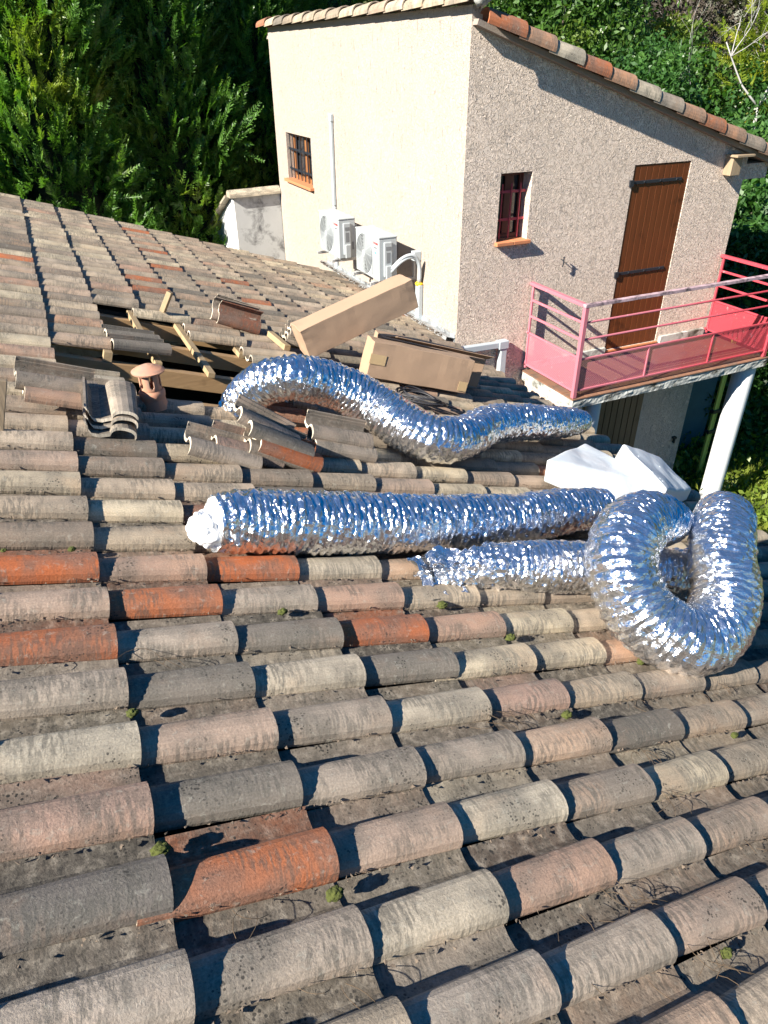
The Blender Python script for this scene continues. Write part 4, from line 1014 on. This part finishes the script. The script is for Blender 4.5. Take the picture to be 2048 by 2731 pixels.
def conifer(x, y, h, R, seed, label, nsp=5200, group='conifers of the tall dark hedge'):
    rs = np.random.RandomState(seed); t0 = empty('conifer_tree', (x, y, -5.9), label, 'tree', group)
    b = MB(); b.tube([(x, y, -5.9), (x+.05, y, -5.9+h*.5), (x, y, -5.9+h*.95)], [.16, .1, .02], 10); b.build('trunk', BARK, t0)
    rf_ = lambda t: R*(.55+.45*min(1, t*4))*max(.05, (1-t**2.6))**.75
    t = rs.uniform(0, 1, nsp)**.75; a = rs.uniform(0, 2*pi, nsp); z = -5.9+.3+t*(h-.4)
    lump = np.array([noise.noise(Vector((cos(q)*1.7+seed, sin(q)*1.7, zz*.8))) for q, zz in zip(a, z)])
    rr = np.array([rf_(q) for q in t])*(1+.55*lump)*rs.uniform(.66, 1.06, nsp)
    Cc = np.stack([x+rr*np.cos(a), y+rr*np.sin(a), z], 1)
    D_ = unit(np.stack([np.cos(a)*.8, np.sin(a)*.8, rs.uniform(.25, 1.5, nsp)], 1)+rs.normal(size=(nsp, 3))*.25)
    V1, F1 = sprays(Cc, D_, rs.uniform(.22, .60, nsp), rs, 9, .016, .14)
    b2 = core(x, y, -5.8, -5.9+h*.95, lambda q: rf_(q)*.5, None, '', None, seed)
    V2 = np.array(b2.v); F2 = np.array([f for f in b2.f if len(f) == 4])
    o = mesh_np('crown', np.concatenate([V1, V2]), np.concatenate([F1, F2+len(V1)]), [CYP, CORESHADE], t0)
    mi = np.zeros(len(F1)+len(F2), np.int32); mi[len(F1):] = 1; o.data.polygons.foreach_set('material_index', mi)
    return t0
# positions: x, y, height, radius
for i, (x, y, h, R, lb) in enumerate([(-7.4, 15.6, 9.6, 1.7, 'dark conifer farthest left in the hedge line'), (-4.6, 15.9, 9.8, 1.7, 'dark conifer outside the left of the view'), (-1.9, 15.7, 9.6, 1.75, 'dark green conifer at the left end of the visible hedge'), (.6, 15.9, 9.4, 1.75, 'conifer with bright yellowish tips above the far roof edge, left part of the hedge'),
                                     (2.9, 16.6, 9.5, 1.7, 'dark conifer in the middle of the hedge behind the small outbuilding'), (5.0, 17.4, 9.8, 1.8, 'conifer whose top shows behind the left corner of the tall building'), (7.2, 18.4, 9.4, 1.8, 'conifer behind the tall building above its roof edge')]):
    conifer(x, y, h, R, 20+i, lb, 8500 if 2 <= i <= 5 else 2200)
for i, (x, y, h, R) in enumerate([(-2.9, 14.3, 6.4, 1.3), (-6.4, 13.6, 9.0, 1.6), (-10.2, 12.9, 11.6, 1.9)]):  # conifers out of view, added to throw shade on the lower hedge
    conifer(x, y, h, R, 40+i, ('low unseen conifer just left of the hedge, added to shade it', 'tall unseen conifer left of the house end, added to shade the hedge', 'tallest unseen conifer far to the left, added to shade the hedge')[i], 1800)
def shrub(x, y, z0, z1, R, seed, label, m, nl=32000, ls=.13, name='leafy_tree', group='broadleaf trees behind the building', asp=.42, cat='tree'):
    rs = np.random.RandomState(seed); t0 = empty(name, (x, y, -5.9), label, cat, group)
    b = MB(); b.tube([(x, y, -5.9), (x+.1, y, (z0+z1)/2), (x, y, z1-.5)], [.14, .08, .02], 8)
    for i in range(6):
        a = i*1.05; b.tube([(x+.05, y, z0+(z1-z0)*.25*(i % 3)), (x+cos(a)*R*.6, y+sin(a)*R*.6, z0+(z1-z0)*(.45+.08*i))], [.05, .015], 6)
    b.build('trunk', BARK, t0)
    # clumps
    nc = 110; ct = rs.uniform(0, 1, nc); ca = rs.uniform(0, 2*pi, nc); cr = R*np.sqrt(rs.uniform(.25, 1, nc))*np.sin(np.clip(ct*.9+.12, 0, 1)*pi)**.45
    cen = np.stack([x+cr*np.cos(ca), y+cr*np.sin(ca), z0+(z1-z0)*ct], 1); rad = rs.uniform(.35, .75, nc)*R/2.2+.12
    ci = rs.randint(0, nc, nl); dv = unit(rs.normal(size=(nl, 3)))*(rs.uniform(.55, 1.05, nl)*rad[ci])[:, None]
    V1, F1 = leaves(cen[ci]+dv*np.array([1, 1, .8]), rs, ls, asp)
    ni = 15000; V2, F2 = leaves(np.stack([x+rs.normal(size=ni)*R*.36, y+rs.normal(size=ni)*R*.36, rs.uniform(z0, z1-.5, ni)], 1), rs, ls*1.35, .5)
    mesh_np('crown', np.concatenate([V1, V2]), np.concatenate([F1, F2+len(V1)]), m, t0)
    return t0
VEG = [(10.6, 18.6, -5.0, 3.2, 2.3, SHRUB, 'bright green leafy tree right behind the top corner of the building'),
       (11.7, 15.9, -5.0, 2.6, 2.1, SHRUB, 'leafy tree crowding the upper half of the roof verge'),
       (13.2, 17.2, -5.0, 2.4, 2.4, SHRUB, 'leafy tree with yellow tinged leaves above the middle of the roof verge'),
       (12.6, 13.6, -5.5, -.1, 1.9, SHRUB2, 'dark green tree above the lower end of the roof verge'),
       (12.0, 10.2, -5.7, -1.4, 1.5, SHRUB2, 'glossy leafed tree at the right edge beside the door wall'),
       (10.9, 8.6, -5.8, -2.6, 1.15, SHRUB2, 'dark glossy shrub behind the far end of the balcony'),
       (14.0, 15.0, -5.3, .6, 1.8, SHRUB, 'mid green tree between the verge and the bare tree'),
       (16.0, 12.6, -5.5, .3, 1.8, SHRUB2, 'rounded green tree below the bare pale tree')]
for i, (x, y, z0, z1, R, m, lb) in enumerate(VEG): shrub(x, y, z0, z1, R, 60+i, lb, m)
for i, (x, y, z1, R) in enumerate([(18.5, 19.5, 4.8, 2.8), (21.5, 17, 4.6, 2.8), (15.5, 22, 4.8, 2.6)]):
    shrub(x, y, -5.5, z1, R, 90+i, ('brown leafless thicket behind the pale bare tree', 'brown leafless thicket at the right edge', 'brownish thin tree behind the leafy trees')[i], DRY, 22000, .10, 'dry_tree', 'dry trees in the background', .18)
# pale bare tree
t0 = empty('bare_tree', (15.2, 13.6, -5.9), 'pale leafless tree with forked white branches against the greenery', 'tree')
b = MB(); br = random.Random(4)
def branch(p, d, L, r, dep):
    P = [p]; q = p.copy(); dd = d.copy()
    for i in range(5):
        dd = (dd+Vector((br.gauss(0, .13), br.gauss(0, .13), br.gauss(.04, .10)))).normalized(); q = q+dd*L/5; P.append(q.copy())
    b.tube(P, [r*(1-.55*i/5) for i in range(6)], 7)
    if dep > 0:
        for k in range(br.choice((2, 3))):
            i = br.randint(2, 5); branch(P[i], (dd+Vector((br.gauss(0, .6), br.gauss(0, .6), br.gauss(0, .35)))).normalized(), L*br.uniform(.5, .8), r*.5, dep-1)
tp = Vector((14.6, 12.4, -1.9))
b.tube([(14.6, 12.4, -5.9), tp, tp+Vector((.0, .0, .9))], [.06, .04, .035], 8); tp = tp+Vector((0, 0, .9))
branch(tp, Vector((-.75, .45, .85)).normalized(), 1.5, .024, 3); branch(tp, Vector((.3, -.2, .9)).normalized(), 1.4, .024, 3); branch(tp, Vector((.7, -.3, .6)).normalized(), 1.3, .02, 3)
branch(tp-Vector((0, 0, 1.2)), Vector((-.8, .5, .55)).normalized(), 1.9, .018, 3)
b.build('branches', PALEBARK, t0, smooth=True)
# pinnate yellow green tree
t0 = empty('pinnate_tree', (15.6, 13.0, -5.9), 'yellow green tree with feathery leaves at the upper right edge', 'tree')
b = MB(); b.tube([(15.6, 13.0, -5.9), (15.7, 13, -1.5), (15.8, 13, -.2)], [.07, .05, .02], 8); b.build('trunk', BARK, t0)
rs = np.random.RandomState(3); n = 420; cen = np.array([15.7, 13.1, -.35])+rs.normal(size=(n, 3))*np.array([.62, .62, .62])
D_ = unit((cen-np.array([15.7, 13.1, -.9]))+rs.normal(size=(n, 3))*.5+np.array([0, 0, -.1])); V1, F1 = sprays(cen, D_, rs.uniform(.35, .6, n), rs, 10, .022, .15, 1.15); mesh_np('crown', V1, F1, AIL, t0)
# far wood closing the view
rs = np.random.RandomState(8); n = 26000; th = rs.uniform(radians(-15), radians(125), n); rr = 34+rs.uniform(-2, 2, n); z = -5.9+rs.uniform(0, 1, n)**.8*15
Cc = np.stack([rr*np.sin(th), rr*np.cos(th), z], 1); V1, F1 = leaves(Cc, rs, .75, .6)
b = MB(); vs = []; q = 60
for i in range(q+1):
    for j in range(9):
        a = radians(-15+140*i/q); R = 35.5+1.5*noise.noise(Vector((a*8, j*.6, 0))); vs.append((R*sin(a), R*cos(a), -6+j*1.9+1.2*noise.noise(Vector((a*14, j, 5)))))
b.add(vs, [(i*9+j, i*9+j+1, (i+1)*9+j+1, (i+1)*9+j) for i in range(q) for j in range(8)])
V2 = np.array(b.v); F2 = np.array(b.f)
o = mesh_np('far_wood', np.concatenate([V1, V2]), np.concatenate([F1, F2+len(V1)]), leafmat('far_wood_foliage', (.05, .06, .03), (.07, .085, .035), (.10, .085, .055)))
tag(o, 'dense far wood behind the garden', 'wood', kind='stuff')
# grass on the right
rs = np.random.RandomState(9); n = 26000; Cc = np.stack([rs.uniform(7.2, 15, n), rs.uniform(1.5, 9.5, n), np.full(n, -5.9)], 1)
D_ = unit(rs.normal(size=(n, 3))*.55+np.array([0, 0, 1.])); L_ = rs.uniform(.06, .26, n)[:, None]; S = unit(np.cross(D_, rs.normal(size=(n, 3))))*.012
V1 = np.stack([Cc-S, Cc+S, Cc+D_*L_+S*.2, Cc+D_*L_-S*.2], 1).reshape(-1, 3); o = mesh_np('grass', V1, np.arange(len(V1)).reshape(-1, 4), GRASSL)
tag(o, 'bright overgrown grass below the roof edge', 'grass', kind='stuff')
rs = np.random.RandomState(10); n = 9000; Cc = np.stack([rs.uniform(7.2, 13, n), rs.uniform(2, 8.0, n), -5.9+abs(rs.normal(size=n))*.18], 1); V1, F1 = leaves(Cc, rs, .12, .5)
o = mesh_np('ground_cover', V1, F1, GRASSL); tag(o, 'low leafy ground cover among the grass', 'plants', kind='stuff')
